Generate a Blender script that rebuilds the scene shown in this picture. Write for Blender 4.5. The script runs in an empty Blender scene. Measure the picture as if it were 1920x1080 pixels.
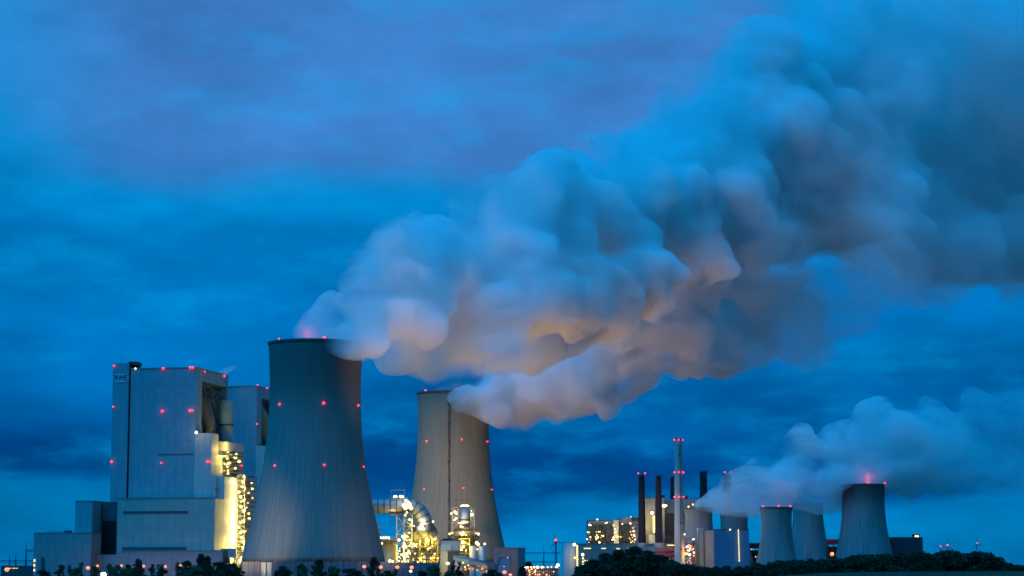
import bpy, bmesh, math, random
import numpy as np
from mathutils import Vector, Matrix
from math import sin, cos, pi, sqrt, atan2, radians
rng = random.Random(11)
scene = bpy.context.scene
COL = scene.collection

# ------------------------------------------------------------------ camera geometry
F = 4200.0; H = 3.0; TH = math.atan(545/4200)
def ray(px, py):
    x = px-960; u = 540-py
    return Vector((x, F*cos(TH)-u*sin(TH), F*sin(TH)+u*cos(TH)))
def P(px, py, Y):
    d = ray(px, py); t = Y/d.y
    return Vector((d.x*t, Y, H+d.z*t))
def S(Y): return Y/F                                   # metres per photo pixel at a distance

cam_d = bpy.data.cameras.new('camera'); cam = bpy.data.objects.new('camera', cam_d); COL.objects.link(cam)
cam.location = (0, 0, H); cam.rotation_euler = (pi/2+TH, 0, 0)
cam_d.sensor_width = 36; cam_d.lens = F/1920*36; cam_d.clip_start = 1; cam_d.clip_end = 80000
scene.camera = cam

def lin(r, g, b):
    f = lambda c: (c/255/12.92 if c/255 <= .04045 else ((c/255+.055)/1.055)**2.4)
    return (f(r), f(g), f(b), 1)

# ------------------------------------------------------------------ materials
class NT:
    def __init__(s, tree): s.t = tree; s.n = tree.nodes; s.l = tree.links
    def add(s, typ, **kw):
        n = s.n.new(typ)
        for k, v in kw.items(): setattr(n, k, v)
        return n
    def link(s, a, b): s.l.new(a, b)
    def val(s, sock, v):
        if hasattr(v, 'bl_rna') or isinstance(v, bpy.types.NodeSocket): s.l.new(v, sock)
        else: sock.default_value = v
    def math(s, op, a, b=0.0, c=None, clamp=False):
        n = s.add('ShaderNodeMath', operation=op, use_clamp=clamp)
        s.val(n.inputs[0], a); s.val(n.inputs[1], b)
        if c is not None: s.val(n.inputs[2], c)
        return n.outputs[0]
    def mix(s, fac, a, b, typ='MIX'):
        n = s.add('ShaderNodeMix', data_type='RGBA', blend_type=typ)
        s.val(n.inputs[0], fac); s.val(n.inputs[6], a); s.val(n.inputs[7], b)
        return n.outputs[2]
    def noise(s, vec, scale, detail=4, rough=.55):
        n = s.add('ShaderNodeTexNoise'); s.link(vec, n.inputs['Vector'])
        n.inputs['Scale'].default_value = scale; n.inputs['Detail'].default_value = detail; n.inputs['Roughness'].default_value = rough
        return n.outputs['Fac']
    def smooth(s, x, a, b):
        n = s.add('ShaderNodeMapRange', interpolation_type='SMOOTHSTEP')
        s.val(n.inputs[0], x); n.inputs[1].default_value = a; n.inputs[2].default_value = b
        return n.outputs[0]
    def comb(s, x, y, z):
        n = s.add('ShaderNodeCombineXYZ')
        for i, v in enumerate((x, y, z)): s.val(n.inputs[i], v)
        return n.outputs[0]

def new_mat(name):
    m = bpy.data.materials.new(name); m.use_nodes = True
    nt = NT(m.node_tree); b = nt.n['Principled BSDF']
    b.inputs['Specular IOR Level'].default_value = .2
    return m, nt, b
def coords(nt):
    tc = nt.add('ShaderNodeTexCoord'); sp = nt.add('ShaderNodeSeparateXYZ'); nt.link(tc.outputs['Object'], sp.inputs[0])
    return tc.outputs['Object'], sp.outputs[0], sp.outputs[1], sp.outputs[2]

def m_concrete(name, c, streak=.35, dark_top=None, ribs=True):
    m, nt, b = new_mat(name); o, x, y, z = coords(nt)
    ang = nt.math('ARCTAN2', y, x)
    sv = nt.comb(nt.math('MULTIPLY', ang, 26), nt.math('MULTIPLY', z, .018), nt.math('MULTIPLY', x, .002))
    f1 = nt.noise(sv, 1.0, 6, .65)
    sv2 = nt.comb(nt.math('MULTIPLY', ang, 5), nt.math('MULTIPLY', z, .012), 3.0)
    f2 = nt.noise(sv2, 1.0, 4)
    fine = nt.noise(o, .25, 5)
    dk = tuple(v*(1-streak*1.5) for v in c[:3])+(1,); lt = tuple(min(1, v*(1+streak*.35)) for v in c[:3])+(1,)
    col = nt.mix(nt.smooth(f1, .34, .62), dk, lt)
    col = nt.mix(nt.math('MULTIPLY', nt.smooth(f2, .45, .72), .5), col, dk)
    col = nt.mix(nt.math('MULTIPLY', fine, .25), col, (c[0]*.7, c[1]*.72, c[2]*.74, 1))
    if ribs:                                            # formwork lifts and meridian ribs
        fr = nt.math('FRACT', nt.math('MULTIPLY', ang, 36/pi))
        rb = nt.math('LESS_THAN', fr, .16)
        col = nt.mix(nt.math('MULTIPLY', rb, .14), col, dk)
        lf = nt.math('LESS_THAN', nt.math('FRACT', nt.math('MULTIPLY', z, 1/7.0)), .09)
        col = nt.mix(nt.math('MULTIPLY', lf, .24), col, dk)
    if dark_top:                                        # wet, sooty collar below the rim
        z0, z1, amt = dark_top
        edge = nt.math('ADD', z, nt.math('MULTIPLY', nt.math('SUBTRACT', f1, .5), 38))
        col = nt.mix(nt.math('MULTIPLY', nt.smooth(edge, z0, z1), amt), col, (.035, .035, .033, 1))
    nt.link(col, b.inputs['Base Color']); b.inputs['Roughness'].default_value = .9
    return m

def m_clad(name, c, seam=6.0, lift=4.0, ang=-.208, var=.1, rough=.55, seam_dark=.88):
    m, nt, b = new_mat(name); o, x, y, z = coords(nt)
    u = nt.math('ADD', nt.math('MULTIPLY', x, cos(ang)), nt.math('MULTIPLY', y, sin(ang)))
    v = nt.math('SUBTRACT', nt.math('MULTIPLY', y, cos(ang)), nt.math('MULTIPLY', x, sin(ang)))
    uv = nt.math('ADD', u, nt.math('MULTIPLY', v, 1.0))
    pu = nt.math('MULTIPLY', uv, 1/seam); pz = nt.math('MULTIPLY', z, 1/lift)
    s1 = nt.math('LESS_THAN', nt.math('FRACT', pu), .1); s2 = nt.math('LESS_THAN', nt.math('FRACT', pz), .07)
    wn = nt.add('ShaderNodeTexWhiteNoise', noise_dimensions='2D')
    nt.link(nt.comb(nt.math('FLOOR', pu), nt.math('FLOOR', pz), 0.0), wn.inputs['Vector'])
    big = nt.noise(nt.comb(nt.math('MULTIPLY', uv, .3), nt.math('MULTIPLY', z, .05), 0.0), 1.0, 5)
    dk = tuple(q*(1-var*2.2) for q in c[:3])+(1,)
    col = nt.mix(nt.math('MULTIPLY', wn.outputs['Value'], .45), c, dk)
    col = nt.mix(nt.math('MULTIPLY', nt.smooth(big, .35, .7), .6), col, dk)
    col = nt.mix(nt.math('MULTIPLY', nt.math('MAXIMUM', s1, nt.math('MULTIPLY', s2, .6)), 1-seam_dark+.1), col, tuple(q*.5 for q in c[:3])+(1,))
    nt.link(col, b.inputs['Base Color']); b.inputs['Roughness'].default_value = rough
    return m

def m_plain(name, c, rough=.7, metal=0.0, var=.3, scale=.3):
    m, nt, b = new_mat(name); o, x, y, z = coords(nt)
    f = nt.noise(o, scale, 5)
    col = nt.mix(f, tuple(q*(1-var) for q in c[:3])+(1,), tuple(min(1, q*(1+var)) for q in c[:3])+(1,))
    nt.link(col, b.inputs['Base Color']); b.inputs['Roughness'].default_value = rough; b.inputs['Metallic'].default_value = metal
    return m

def m_emit(name, c, s, sampled=False):
    m, nt, b = new_mat(name)
    b.inputs['Base Color'].default_value = (.5, .5, .5, 1)
    b.inputs['Emission Color'].default_value = c; b.inputs['Emission Strength'].default_value = s
    m.cycles.emission_sampling = 'FRONT' if sampled else 'NONE'
    return m

def m_leaf(name, c1, c2):
    m, nt, b = new_mat(name); o, x, y, z = coords(nt)
    f = nt.noise(o, .9, 3); f2 = nt.noise(o, 5.0, 2)
    col = nt.mix(nt.smooth(nt.math('ADD', nt.math('MULTIPLY', f, .7), nt.math('MULTIPLY', f2, .3)), .35, .65), c1, c2)
    nt.link(col, b.inputs['Base Color']); b.inputs['Roughness'].default_value = .8
    b.inputs['Transmission Weight'].default_value = 0
    return m

M = {}
M['tower'] = m_concrete('tower_concrete', (.22, .22, .20, 1), .14, (112, 150, .42))
M['tower_b'] = m_concrete('tower_concrete_pale', (.31, .262, .18, 1), .12, (150, 185, .5))
M['tower_old'] = m_concrete('old_tower_concrete', (.27, .265, .255, 1), .24, (84, 118, .7), ribs=False)
M['rim'] = m_plain('rim_concrete', (.12, .12, .12, 1))
M['clad'] = m_clad('grey_cladding', (.235, .35, .385, 1))
M['clad_side'] = m_clad('pale_side_cladding', (.50, .50, .46, 1), 5, 2.4, var=.12, seam_dark=.85)
M['clad_hall'] = m_clad('hall_cladding', (.38, .395, .35, 1), 7, 5)
M['clad_low'] = m_clad('low_cladding', (.29, .30, .30, 1), 7, 5)
M['clad_dark'] = m_clad('dark_cladding_and_shade', (.10, .105, .12, 1), 4, 3)
M['clad_old'] = m_clad('old_plant_cladding', (.30, .28, .25, 1), 9, 7, 0)
M['clad_old_dark'] = m_clad('old_plant_dark_cladding_and_shade', (.06, .065, .07, 1), 5, 4, 0)
M['clad_blue'] = m_clad('blue_cladding', (.13, .24, .34, 1), 8, 8, 0)
M['black'] = m_plain('black_and_recess_shade', (.02, .02, .024, 1))  # near-black that also paints in the shade inside recess and gateway
M['steel'] = m_plain('galvanised_steel', (.24, .24, .22, 1), .5, .1)
M['steel_dark'] = m_plain('dark_steel', (.07, .075, .08, 1), .6, .2)
M['duct'] = m_plain('duct_sheet_metal', (.30, .31, .31, 1), .42, .35, .15, .15)
M['vessel'] = m_plain('vessel_lining', (.30, .27, .17, 1), .5, .1, .35, .2)
M['vessel_dark'] = m_plain('vessel_cap_paint', (.13, .125, .12, 1), .5, .2)
M['pipe_y'] = m_plain('yellow_pipe_paint', (.55, .45, .12, 1), .45)
M['pipe_red'] = m_plain('red_pipe_paint', (.42, .06, .06, 1), .5)
M['stack_dark'] = m_concrete('sooty_stack_brick', (.055, .038, .042, 1), .4, None, False)
M['stack_pale'] = m_concrete('chimney_concrete', (.45, .44, .41, 1), .2, None, False)
M['gallery'] = m_clad('gallery_sheeting', (.07, .15, .22, 1), 4, 4, 0)
M['pale_wall'] = m_clad('pale_wall_cladding', (.6, .6, .52, 1), 6, 4, 0)
M['barrier'] = m_clad('noise_barrier_panels', (.22, .20, .22, 1), 4.2, 1.4, 0, .18)
M['sign'] = m_plain('sign_panel_white', (.62, .64, .66, 1), .5, 0, .05)
M['letters'] = m_plain('dark_letters', (.02, .03, .07, 1), .5)
M['bark'] = m_plain('bark', (.05, .04, .03, 1), .9)
M['leaf'] = m_leaf('leaf_dark', (.018, .026, .014, 1), (.045, .062, .03, 1))
M['leaf_b'] = m_leaf('leaf_light', (.05, .08, .03, 1), (.11, .14, .06, 1))
M['red'] = m_emit('red_obstruction_lamp', (1, .006, .014, 1), 5)
M['red_dim'] = m_emit('red_obstruction_lamp_dim', (1, .006, .012, 1), 2.4)
M['lamp_w'] = m_emit('white_lamp_glass', (1, .74, .28, 1), 2.6)
M['lamp_y'] = m_emit('yellow_lamp_glass', (1, .62, .09, 1), 2.2)
M['lamp_o'] = m_emit('sodium_lamp_glass', (1, .16, .008, 1), 2.6)
M['lamp_c'] = m_emit('cold_lamp_glass', (.75, 1, .9, 1), 14)
M['lamp_p'] = m_emit('pinkish_lamp_glass', (1, .66, .42, 1), 2.6)
M['win_y'] = m_emit('lit_window', (1, .72, .16, 1), 1.7)

# ------------------------------------------------------------------ mesh builder
class MB:
    def __init__(s): s.v = []; s.f = []
    def _add(s, vs, fs):
        n = len(s.v); s.v += [tuple(v) for v in vs]; s.f += [tuple(i+n for i in f) for f in fs]; return s
    def prism(s, fp, z0, z1, z1b=None):                # footprint (counter-clockwise) pulled up
        n = len(fp)
        vs = [(x, y, z0) for x, y in fp]+[(x, y, z1) for x, y in fp]
        fs = [tuple(range(n))[::-1], tuple(range(n, 2*n))]+[(i, (i+1) % n, n+(i+1) % n, n+i) for i in range(n)]
        return s._add(vs, fs)
    def box(s, c, sz):
        x, y, z = c; a, b, h = sz[0]/2, sz[1]/2, sz[2]/2
        return s.prism([(x-a, y-b), (x+a, y-b), (x+a, y+b), (x-a, y+b)], z-h, z+h)
    def bar(s, p, q, w, w2=None):
        p, q = Vector(p), Vector(q); d = (q-p)
        if d.length < 1e-6: return s
        d.normalize(); up = Vector((0, 0, 1)) if abs(d.z) < .9 else Vector((1, 0, 0))
        a = d.cross(up).normalized(); b = d.cross(a); w2 = w if w2 is None else w2
        vs = [p+a*i*w/2+b*j*w/2 for i, j in ((-1, -1), (1, -1), (1, 1), (-1, 1))]+[q+a*i*w2/2+b*j*w2/2 for i, j in ((-1, -1), (1, -1), (1, 1), (-1, 1))]
        return s._add(vs, [(0, 3, 2, 1), (4, 5, 6, 7)]+[(i, (i+1) % 4, 4+(i+1) % 4, 4+i) for i in range(4)])
    def tube(s, path, r, n=16, caps=True):
        path = [Vector(p) for p in path]; R = r if isinstance(r, (list, tuple)) else [r]*len(path)
        vs = []; a = None
        for i, p in enumerate(path):
            d = (path[min(i+1, len(path)-1)]-path[max(i-1, 0)]).normalized()
            if a is None:
                up = Vector((0, 0, 1)) if abs(d.z) < .9 else Vector((0, 1, 0)); a = d.cross(up).normalized()
            else: a = (a-d*a.dot(d)).normalized()
            b = d.cross(a)
            for k in range(n):
                t = 2*pi*k/n; vs.append(p+(a*cos(t)+b*sin(t))*R[i])
        fs = [(i*n+k, i*n+(k+1) % n, (i+1)*n+(k+1) % n, (i+1)*n+k) for i in range(len(path)-1) for k in range(n)]
        if caps: fs += [tuple(range(n))[::-1], tuple(range((len(path)-1)*n, len(path)*n))]
        return s._add(vs, fs)
    def lathe(s, cx, cy, prof, n=48, closed=False):     # prof: (r, z)
        vs = [(cx+r*cos(2*pi*k/n), cy+r*sin(2*pi*k/n), z) for r, z in prof for k in range(n)]
        m = len(prof); rows = m if closed else m-1
        fs = [(i*n+k, i*n+(k+1) % n, ((i+1) % m)*n+(k+1) % n, ((i+1) % m)*n+k) for i in range(rows) for k in range(n)]
        return s._add(vs, fs)
    def ball(s, c, r, n=8, m=6, sz=1.0):
        prof = [(max(1e-3, r*sin(pi*i/m)), c[2]-r*sz*cos(pi*i/m)) for i in range(m+1)]
        return s.lathe(c[0], c[1], prof, n)
    def build(s, name, mat, parent=None, origin=None, smooth=False):
        o0 = Vector(origin) if origin is not None else (Vector(parent['_o']) if parent is not None else Vector((0, 0, 0)))
        me = bpy.data.meshes.new(name)
        me.from_pydata([(v[0]-o0.x, v[1]-o0.y, v[2]-o0.z) for v in s.v], [], s.f); me.update()
        if smooth:
            for p in me.polygons: p.use_smooth = True
        me.materials.append(M[mat] if isinstance(mat, str) else mat)
        ob = bpy.data.objects.new(name, me); COL.objects.link(ob)
        ob['_o'] = tuple(o0)
        if parent is not None: ob.parent = parent
        else: ob.location = o0
        return ob

def tag(o, label, cat, group=None, kind=None):
    if label: o['label'] = label
    if cat: o['category'] = cat
    if group: o['group'] = group
    if kind: o['kind'] = kind
    return o
def thing(name, label, cat, loc, group=None):
    o = bpy.data.objects.new(name, None); COL.objects.link(o); o.location = loc; o['_o'] = tuple(loc); o.empty_display_size = 2
    return tag(o, label, cat, group)
LIGHTS = []
def light(p, watt, col, r=1.0, parent=None, spot=None, size=60, blend=.6):
    d = bpy.data.lights.new('lamp_or_fill_light', 'SPOT' if spot else 'POINT'); d.energy = watt; d.color = col; d.shadow_soft_size = r
    o = bpy.data.objects.new('lamp_or_fill_light', d); COL.objects.link(o)
    o0 = Vector(parent['_o']) if parent is not None else Vector((0, 0, 0))
    o.location = Vector(p)-o0
    if parent is not None: o.parent = parent
    if spot:
        d.spot_size = radians(size); d.spot_blend = blend
        o.rotation_euler = (Vector(spot)-Vector(p)).to_track_quat('-Z', 'Y').to_euler()
    return o
WARM = (1, .72, .36); YEL = (1, .74, .13); ORA = (1, .40, .12); REDC = (1, .06, .12)
def lamp(p, r, mat, parent, name='lamp', flat=1.0):
    return MB().ball(p, r, 8, 6, flat).build(name, mat, parent, smooth=True)
def warn(p, r, parent):
    return MB().ball(p, r*rng.uniform(.45, .75), 8, 6).build('warning_light', 'red' if rng.random() < .65 else 'red_dim', parent, smooth=True)

# ------------------------------------------------------------------ world: dusk sky with layered cloud
W = bpy.data.worlds.new('World'); scene.world = W; W.use_nodes = True
nt = NT(W.node_tree); bg = nt.n['Background']
tc = nt.add('ShaderNodeTexCoord'); sp = nt.add('ShaderNodeSeparateXYZ'); nt.link(tc.outputs['Generated'], sp.inputs[0])
X, Yv, Z = sp.outputs
cv = nt.comb(nt.math('MULTIPLY', X, 1.0), nt.math('MULTIPLY', Yv, 1.0), nt.math('MULTIPLY', Z, 3.2))
n1 = nt.noise(cv, 5.0, 6, .55); n2 = nt.noise(cv, 16.0, 5, .6); n3 = nt.noise(cv, 2.3, 3, .5)
zz = nt.math('ADD', Z, nt.math('MULTIPLY', nt.math('SUBTRACT', n1, .5), .075))
ramp = nt.add('ShaderNodeValToRGB'); nt.link(nt.math('MULTIPLY', zz, 1/.36), ramp.inputs[0])
stops = [(0, (0, 112, 176)), (.020, (0, 122, 186)), (.034, (0, 112, 178)), (.043, (0, 72, 136)), (.056, (0, 66, 132)), (.075, (0, 92, 162)), (.095, (0, 108, 182)),
         (.115, (0, 116, 192)), (.140, (0, 113, 186)), (.160, (0, 132, 208)), (.180, (0, 142, 219)), (.21, (18, 138, 214)), (.25, (28, 140, 216)), (.30, (0, 142, 222)), (.36, (0, 156, 236))]
cr = ramp.color_ramp
while len(cr.elements) < len(stops): cr.elements.new(.5)
for e, (p, c) in zip(cr.elements, stops): e.position = p/.36; e.color = lin(*c)
col = ramp.outputs[0]
vz = nt.math('ADD', Z, nt.math('MULTIPLY', nt.math('SUBTRACT', n3, .5), .16))     # violet-grey veil high up
pf = nt.math('MULTIPLY', nt.math('SUBTRACT', nt.smooth(vz, .165, .205), nt.smooth(Z, .25, .32)), nt.smooth(nt.math('ADD', X, nt.math('MULTIPLY', n1, .1)), -.20, -.10))
col = nt.mix(nt.math('MULTIPLY', pf, .85, clamp=True), col, nt.mix(n1, lin(68, 104, 176), lin(58, 130, 202)))
col = nt.mix(nt.math('MULTIPLY', nt.smooth(n2, .45, .75), .5), col, lin(0, 150, 220), 'MIX')
n4 = nt.noise(nt.comb(X, Yv, nt.math('MULTIPLY', Z, 2.0)), 27.0, 5, .6)
br = nt.math('MULTIPLY', nt.math('ADD', nt.math('ADD', .33, nt.math('MULTIPLY', n1, .98)), nt.math('MULTIPLY', n4, .5)), nt.math('ADD', .95, nt.math('MULTIPLY', nt.smooth(Z, .26, .5), -.2)))
mul = nt.add('ShaderNodeVectorMath', operation='SCALE'); nt.link(col, mul.inputs[0]); nt.link(br, mul.inputs['Scale'])
sky = nt.add('ShaderNodeTexSky', sky_type='NISHITA', sun_disc=False); sky.sun_elevation = radians(-4); sky.sun_rotation = radians(200)
add = nt.add('ShaderNodeMix', data_type='RGBA', blend_type='ADD'); add.inputs[0].default_value = .01
nt.link(mul.outputs[0], add.inputs[6]); nt.link(sky.outputs[0], add.inputs[7])
gnd = nt.mix(nt.smooth(Z, -.02, 0), lin(0, 30, 45), add.outputs[2])
nt.link(gnd, bg.inputs['Color']); bg.inputs['Strength'].default_value = 1.0
sd = bpy.data.lights.new('dusk_sky_sun', 'SUN'); sd.energy = 2.3; sd.angle = radians(35); sd.color = (.0, .36, 1)  # soft blue lamp added as stand-in for dusk skylight from above
so = bpy.data.objects.new('dusk_sky_sun', sd); COL.objects.link(so); so.rotation_euler = Vector((.42, .34, -.84)).to_track_quat('-Z', 'Y').to_euler()

# ------------------------------------------------------------------ ground
def ground():
    xs = np.concatenate([[-30000, -8000, -3000], np.linspace(-1200, 1200, 121), [3000, 8000, 30000]])
    ys = np.concatenate([[-3000, -500, -50], np.linspace(0, 1400, 71), [1700, 2200, 3000, 4500, 8000, 16000, 40000]])
    v = []
    sm = lambda t: max(0, min(1, t))**2*(3-2*max(0, min(1, t)))
    for y in ys:
        for x in xs:
            b = 5.4*sm((x-20)/90)*math.exp(-((y-700)/170)**2)
            b += .35*sin(x*.021+y*.013)*sm((y-50)/300)*sm((1500-y)/300)
            v.append((x, y, b))
    n = len(xs); f = [(j*n+i, j*n+i+1, (j+1)*n+i+1, (j+1)*n+i) for j in range(len(ys)-1) for i in range(n-1)]
    m, q, b = new_mat('dark_field'); o, x, y, z = coords(q)
    c = q.mix(q.smooth(q.noise(o, .02, 6), .4, .65), (.015, .024, .012, 1), (.034, .042, .02, 1))
    c = q.mix(q.math('MULTIPLY', q.noise(o, .6, 4), .5), c, (.03, .028, .018, 1))
    q.link(c, b.inputs['Base Color']); b.inputs['Roughness'].default_value = .95
    mb = MB(); mb.v = v; mb.f = f
    o = mb.build('ground', m, smooth=True); o['kind'] = 'structure'
ground()

# ------------------------------------------------------------------ cooling towers
def interp(pts, t):
    for (t0, v0), (t1, v1) in zip(pts, pts[1:]):
        if t0 <= t <= t1: return v0+(v1-v0)*(t-t0)/(t1-t0)
    return pts[0][1] if t < pts[0][0] else pts[-1][1]
def cooling_tower(label, Y, rows, mat, group, lights=(), top_lights=(), lr=1.3):
    zs = []
    for py, pl, pr in rows:
        a, b = P(pl, py, Y), P(pr, py, Y); zs.append((a.z, (b.x-a.x)/2, (a.x+b.x)/2))
    zs.sort(); cx = sum(q[2] for q in zs)/len(zs)
    ks = [q[0] for q in zs]; rs = [q[1] for q in zs]
    pf = np.polyfit(ks, rs, min(4, len(ks)-1))
    z0, z1 = ks[0], ks[-1]
    root = thing('cooling_tower', label, 'cooling tower', (cx, Y, 0), group)
    N = 40; prof = [(float(np.polyval(pf, z0+(z1-z0)*i/N)), z0+(z1-z0)*i/N) for i in range(N+1)]
    MB().lathe(cx, Y, prof+[(r-1.0, z) for r, z in prof[::-1]], 128, True).build('shell', mat, root, smooth=True)
    rt = prof[-1][0]
    MB().lathe(cx, Y, [(rt+.5, z1-1.2), (rt+.9, z1+.5), (rt-1.3, z1+.5), (rt-1.6, z1-1.2)], 128, True).build('rim', 'rim', root)
    rb = prof[0][0]
    MB().lathe(cx, Y, [(rb+3, -1), (rb+3, 2.5), (rb+1.5, 2.5), (rb+1.5, -1)], 64, True).build('basin', 'tower_b', root)
    for k in range(36):                                 # diagonal legs between basin and shell
        a0 = 2*pi*k/36; a1 = a0+pi/36
        MB().bar((cx+(rb+2.2)*cos(a0), Y+(rb+2.2)*sin(a0), 2.4), (cx+(rb-.5)*cos(a1), Y+(rb-.5)*sin(a1), z0+.2), 1.1).build('leg', 'tower_b', root)
    R = lambda z: float(np.polyval(pf, max(z0, min(z1, z))))
    def surf(px, py, off=.4):
        yy = Y-30
        for _ in range(6):
            p = P(px, py, yy); r = R(p.z)+off; dx = max(-r*.985, min(r*.985, p.x-cx)); yy = Y-sqrt(r*r-dx*dx)
        p = P(px, py, yy); p.x = cx+dx; return p
    for px, py in lights: warn(surf(px, py), lr, root)
    for px, py in top_lights:
        p = surf(px, py); p.z = z1+lr*.9; warn(p, lr, root)
    root['_top'] = (cx, Y, z1)
    return root, surf, (cx, z1, rt)

T1, t1surf, t1top = cooling_tower('huge grey cooling tower nearest the camera with dark stained collar, largest of all', 1600,
    [(645, 503.5, 680), (690, 505, 677.5), (739, 507, 676.5), (780, 504.5, 677), (833, 500, 681), (873, 494, 686), (935, 481, 697), (995, 467, 709), (1054, 453, 723)],
    'tower', 'large cooling towers of the new units', [(524, 758), (607, 756), (672, 760), (515, 873), (608, 872), (682, 875)], [(523, 646), (608, 641), (676, 649)])
T2, t2surf, t2top = cooling_tower('second large cooling tower, warmly lit, with dark vertical ladder line up its front', 2030,
    [(738, 781, 916), (792, 782, 916), (848, 781.5, 917), (900, 776, 923), (935, 771.5, 928.5), (980, 763, 937), (1026, 753, 948), (1054, 746, 955)],
    'tower_b', 'large cooling towers of the new units', [(800, 827), (866, 824), (914, 828), (795, 917), (869, 915), (922, 918)], [(798, 737)], 1.2)
lad = MB(); pts = [t2surf(842+.45*sin(i*1.9)+.35*sin(i*.7), 757+i*7.2, .7) for i in range(40)]
for p, q in zip(pts, pts[1:]): lad.bar(p, q, 1.2)
for i, p in enumerate(pts):
    if i % 5 == 0: lad.box((p.x, p.y, p.z), (2.4, 1.4, 1.3))
lad.build('ladder', 'steel_dark', T2)

OLD = 'squat old cooling towers of the older units'
def old_tower(label, Y, top, base, rows, **kw):
    return cooling_tower(label, Y, rows, 'tower_old', OLD, **kw)
C_a = old_tower('old cooling tower just right of the tall white chimney, first to give off steam', 2900, 0, 0,
    [(953, 1283, 1337), (985, 1284, 1336.5), (1010, 1281, 1339), (1040, 1276, 1345), (1062, 1270, 1351)])
C_b = old_tower('old cooling tower behind the blue block, its top lost in steam', 2950, 0, 0,
    [(962, 1350, 1403), (985, 1351.5, 1402), (1010, 1350, 1403.5), (1040, 1345, 1409), (1062, 1340, 1414)])
C_c = old_tower('smaller old cooling tower with three red lamps along its rim', 2850, 0, 0,
    [(952, 1424.5, 1485), (975, 1427, 1484), (1000, 1427, 1485), (1025, 1424, 1489), (1050, 1419, 1495), (1065, 1415, 1499)],
    top_lights=[(1431, 951), (1460, 950), (1482, 951)], lr=1.7)
C_d = old_tower('old cooling tower half hidden behind the three lamp tower', 3050, 0, 0,
    [(944, 1486, 1543.5), (965, 1487, 1543), (990, 1486, 1546), (1020, 1480, 1552), (1045, 1474, 1558), (1060, 1470, 1563)])
C_e = old_tower('tallest old cooling tower at the right end with two red lamps on its rim', 2900, 0, 0,
    [(909, 1579, 1659.5), (935, 1579, 1658), (960, 1578.5, 1659), (985, 1577, 1661.5), (1010, 1573, 1667), (1042, 1567, 1674), (1060, 1563, 1678)],
    top_lights=[(1628, 908), (1659, 908)], lr=1.9)

# ------------------------------------------------------------------ boiler houses, local frame a (right), b (away)
AN = -.208
E1 = Vector((cos(AN), sin(AN))); E2 = Vector((-sin(AN), cos(AN)))
class Frame:
    def __init__(s, px, Y): p = P(px, 1000, Y); s.O = Vector((p.x, Y))
    def pt(s, a, b): return s.O+E1*a+E2*b
    def a_at(s, px, b, py=1000):
        d = ray(px, py); q = s.O+E2*b                   # q + a E1 = t d
        det = E1.x*(-d.y)-(-d.x)*E1.y
        return ((-q.x)*(-d.y)-(-d.x)*(-q.y))/det
    def b_at(s, px, a, py=1000):
        d = ray(px, py); q = s.O+E1*a
        det = E2.x*(-d.y)-(-d.x)*E2.y
        return ((-q.x)*(-d.y)-(-d.x)*(-q.y))/det
    def z(s, py, a, b): p = s.pt(a, b); return P(960, py, p.y).z
    def fp(s, a0, a1, b0, b1): return [tuple(s.pt(a, b)) for a, b in ((a0, b0), (a1, b0), (a1, b1), (a0, b1))]
    def p3(s, a, b, z): q = s.pt(a, b); return Vector((q.x, q.y, z))

def lattice(root, fr, a0, a1, b0, b1, z0, z1, step, lamps, mat='steel', w=.45, name='frame', lamp_r=.8, lmat='lamp_w'):
    mb = MB(); cs = [fr.p3(a, b, 0) for a, b in ((a0, b0), (a1, b0), (a1, b1), (a0, b1))]
    for c in cs: mb.bar((c.x, c.y, z0), (c.x, c.y, z1), w*1.3)
    n = max(1, round((z1-z0)/step)); st = (z1-z0)/n
    for i in range(n+1):
        z = z0+i*st
        for k in range(4):
            p, q = cs[k], cs[(k+1) % 4]
            mb.bar((p.x, p.y, z), (q.x, q.y, z), w)
            if i < n and k in (0, 1, 3): mb.bar((p.x, p.y, z), (q.x, q.y, z+st), w*.7) if (i+k) % 2 else mb.bar((q.x, q.y, z), (p.x, p.y, z+st), w*.7)
    mb.build(name, mat, root)
    for i in range(1, n+1):
        z = z0+i*st; fl = MB()
        fl.prism([tuple(fr.pt(a, b)) for a, b in ((a0+.3, b0+.3), (a1-.3, b0+.3), (a1-.3, b1-.3), (a0+.3, b1-.3))], z-.62, z-.35)
        fl.build('landing', 'steel_dark', root)
    if lamps:
        for i in range(n):
            z = z0+(i+.7)*st; a = a0+(a1-a0)*(.3+.4*(i % 2)); b = b0+(b1-b0)*rng.random()
            lamp(fr.p3(a, b0-.4 if i % 3 else b, z), lamp_r*rng.uniform(.75, 1.2), lmat, root)
    return n, st

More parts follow.
